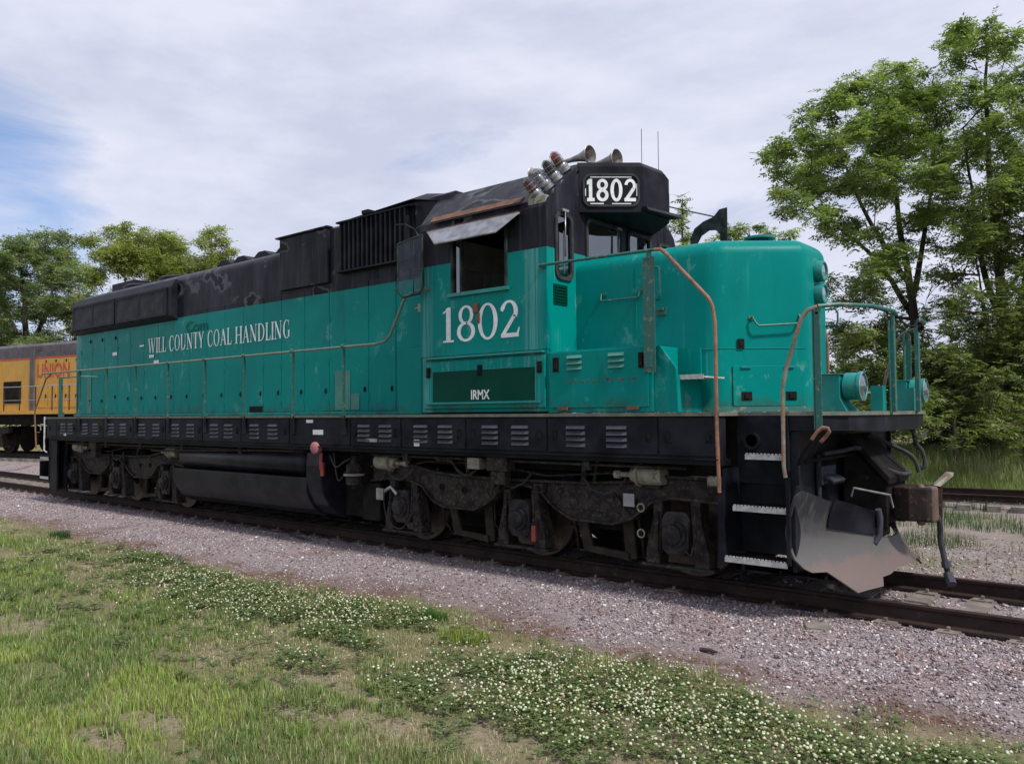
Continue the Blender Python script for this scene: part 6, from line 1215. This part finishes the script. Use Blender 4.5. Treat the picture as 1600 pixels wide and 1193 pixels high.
fc = np.where((RNG.random(n) < .30)[:, None], np.array([.46, .34, .24]), np.array([.70, .68, .54]))*RNG.uniform(.85, 1.15, (n, 1)); fcv = np.repeat(fc[:, None], 12, 1); low = v[:, 2] < -.2; fcv[:, low] *= np.array([.6, .75, .5])
tag(soup('clover_flowers', Vv.reshape(-1, 3), (f[None]+12*np.arange(n)[:, None, None]).reshape(-1, 3), MATS['petal'], fcv.reshape(-1, 3)), 'round white clover flowers scattered over the clover patches', 'flowers', kind='stuff')
blades('clover_stems', fx, fy, fz-gz(fx, fy), np.full(n, .004), np.tile(np.array([[.10, .16, .05]]), (n, 1)), 'thin green stems under the clover flowers', lean=.02)
# tall grass behind the second track, sparse weeds between the tracks
xs, ys = scatter(210000, -18, 20, 12.6, 24); k = inview(xs, ys, 1.9, .2); xs, ys = xs[k], ys[k]; n = len(xs); d_ = vnoise(xs, ys, .9)[:, None]
tl = sstep(13.2, 16.5, ys); col_ = np.array([.165, .215, .07])*(1-d_)+np.array([.235, .275, .095])*d_; st = (RNG.random(n) < .06+.30*sstep(.52, .72, vnoise(xs*1.3, ys*.6, 1.1)))[:, None]; col_ = np.where(st & (tl > .4)[:, None], np.array([.56, .53, .36]), col_)*RNG.uniform(.7, 1.25, (n, 1))
blades('tall_grass', xs, ys, (.16+.25*RNG.random(n))*(1-tl)+tl*(.45+.65*RNG.random(n)), np.full(n, .016), col_, 'tall green and straw coloured grass beyond the second track', lean=.35)
xs, ys = scatter(26000, -3, 9, 2.8, 10.3); k = inview(xs, ys, 1.08, -.1) & (RNG.random(len(xs)) < sstep(.30, .62, vnoise(xs, ys, 1.2))*sstep(2.6, 4.6, ys)); xs, ys = xs[k], ys[k]; n = len(xs)
blades('weeds', xs, ys, .06+.20*RNG.random(n), np.full(n, .010), np.array([[.085, .125, .055]])*RNG.uniform(.7, 1.4, (n, 1)), 'thin green weeds growing through the stones between the two tracks', lean=.5, cat='weeds')
# single tufts and litter
def tuft(x0, y0, r, h, c, n, label, group=None):
    a = RNG.uniform(0, 6.28, n); q = RNG.random(n)**.6*r; x, y = x0+q*np.cos(a), y0+q*np.sin(a)*.7
    t_ = blades('grass_tuft', x, y, h*RNG.uniform(.5, 1, n), np.full(n, .006), np.array([c])*RNG.uniform(.7, 1.3, (n, 1)), label, lean=.7); del t_['kind']; t_['category'] = 'grass tuft'
tuft(-1.60, -3.15, .17, .14, (.06, .15, .03), 380, 'dark green grass tuft at the gravel edge right of the clover'); tuft(-.92, -3.45, .28, .12, (.22, .28, .05), 600, 'yellow-green grass clump just below the dark tuft')
tuft(-10.4, -3.2, .22, .16, (.045, .10, .03), 420, 'dark green tuft at the far left end of the gravel edge'); tuft(-7.1, -3.25, .5, .08, (.05, .11, .03), 500, 'low dark clump of weeds at the edge of the gravel on the left')
tuft(-3.0, -1.2, .3, .10, (.20, .19, .14), 90, 'pale dead grass stalks beside the near rail')
def stick(p, q, r, label, mat='bark'):
    mb = MB(); L0 = Vector(p); mb.tube([Vector(p), Vector(p).lerp(Vector(q), .5)+Vector((0, 0, r*.4)), Vector(q)], r, 6, r*.5); o = mb.build('stick', MATS[mat], off=L0); o.location = L0; tag(o, label, 'stick')
stick((.90, -2.50, -.225), (1.06, -2.52, -.215), .020, 'dark broken piece of wood lying on the gravel right of centre', 'bark_dark')
stick((-6.9, -1.12, -.16), (-6.15, -1.25, -.16), .022, 'long dark stick lying on the gravel beside the fuel tank', 'bark_dark'); stick((-7.5, -1.0, -.155), (-6.7, -1.0, -.155), .012, 'thin grey stick lying closer to the rail beside the fuel tank')
mb = MB(); mb.box(-.2, .2, -.11, .11, -.02, .035); o = mb.build('wood_chip', MATS['sleeper_wood'], off=(0, 0, 0), bevel=.01); o.location = (1.55, -1.35, -.19); o.rotation_euler = (0, .05, .5); tag(o, 'pale flat slab of wood beside the near rail ahead of the plow', 'wood piece')
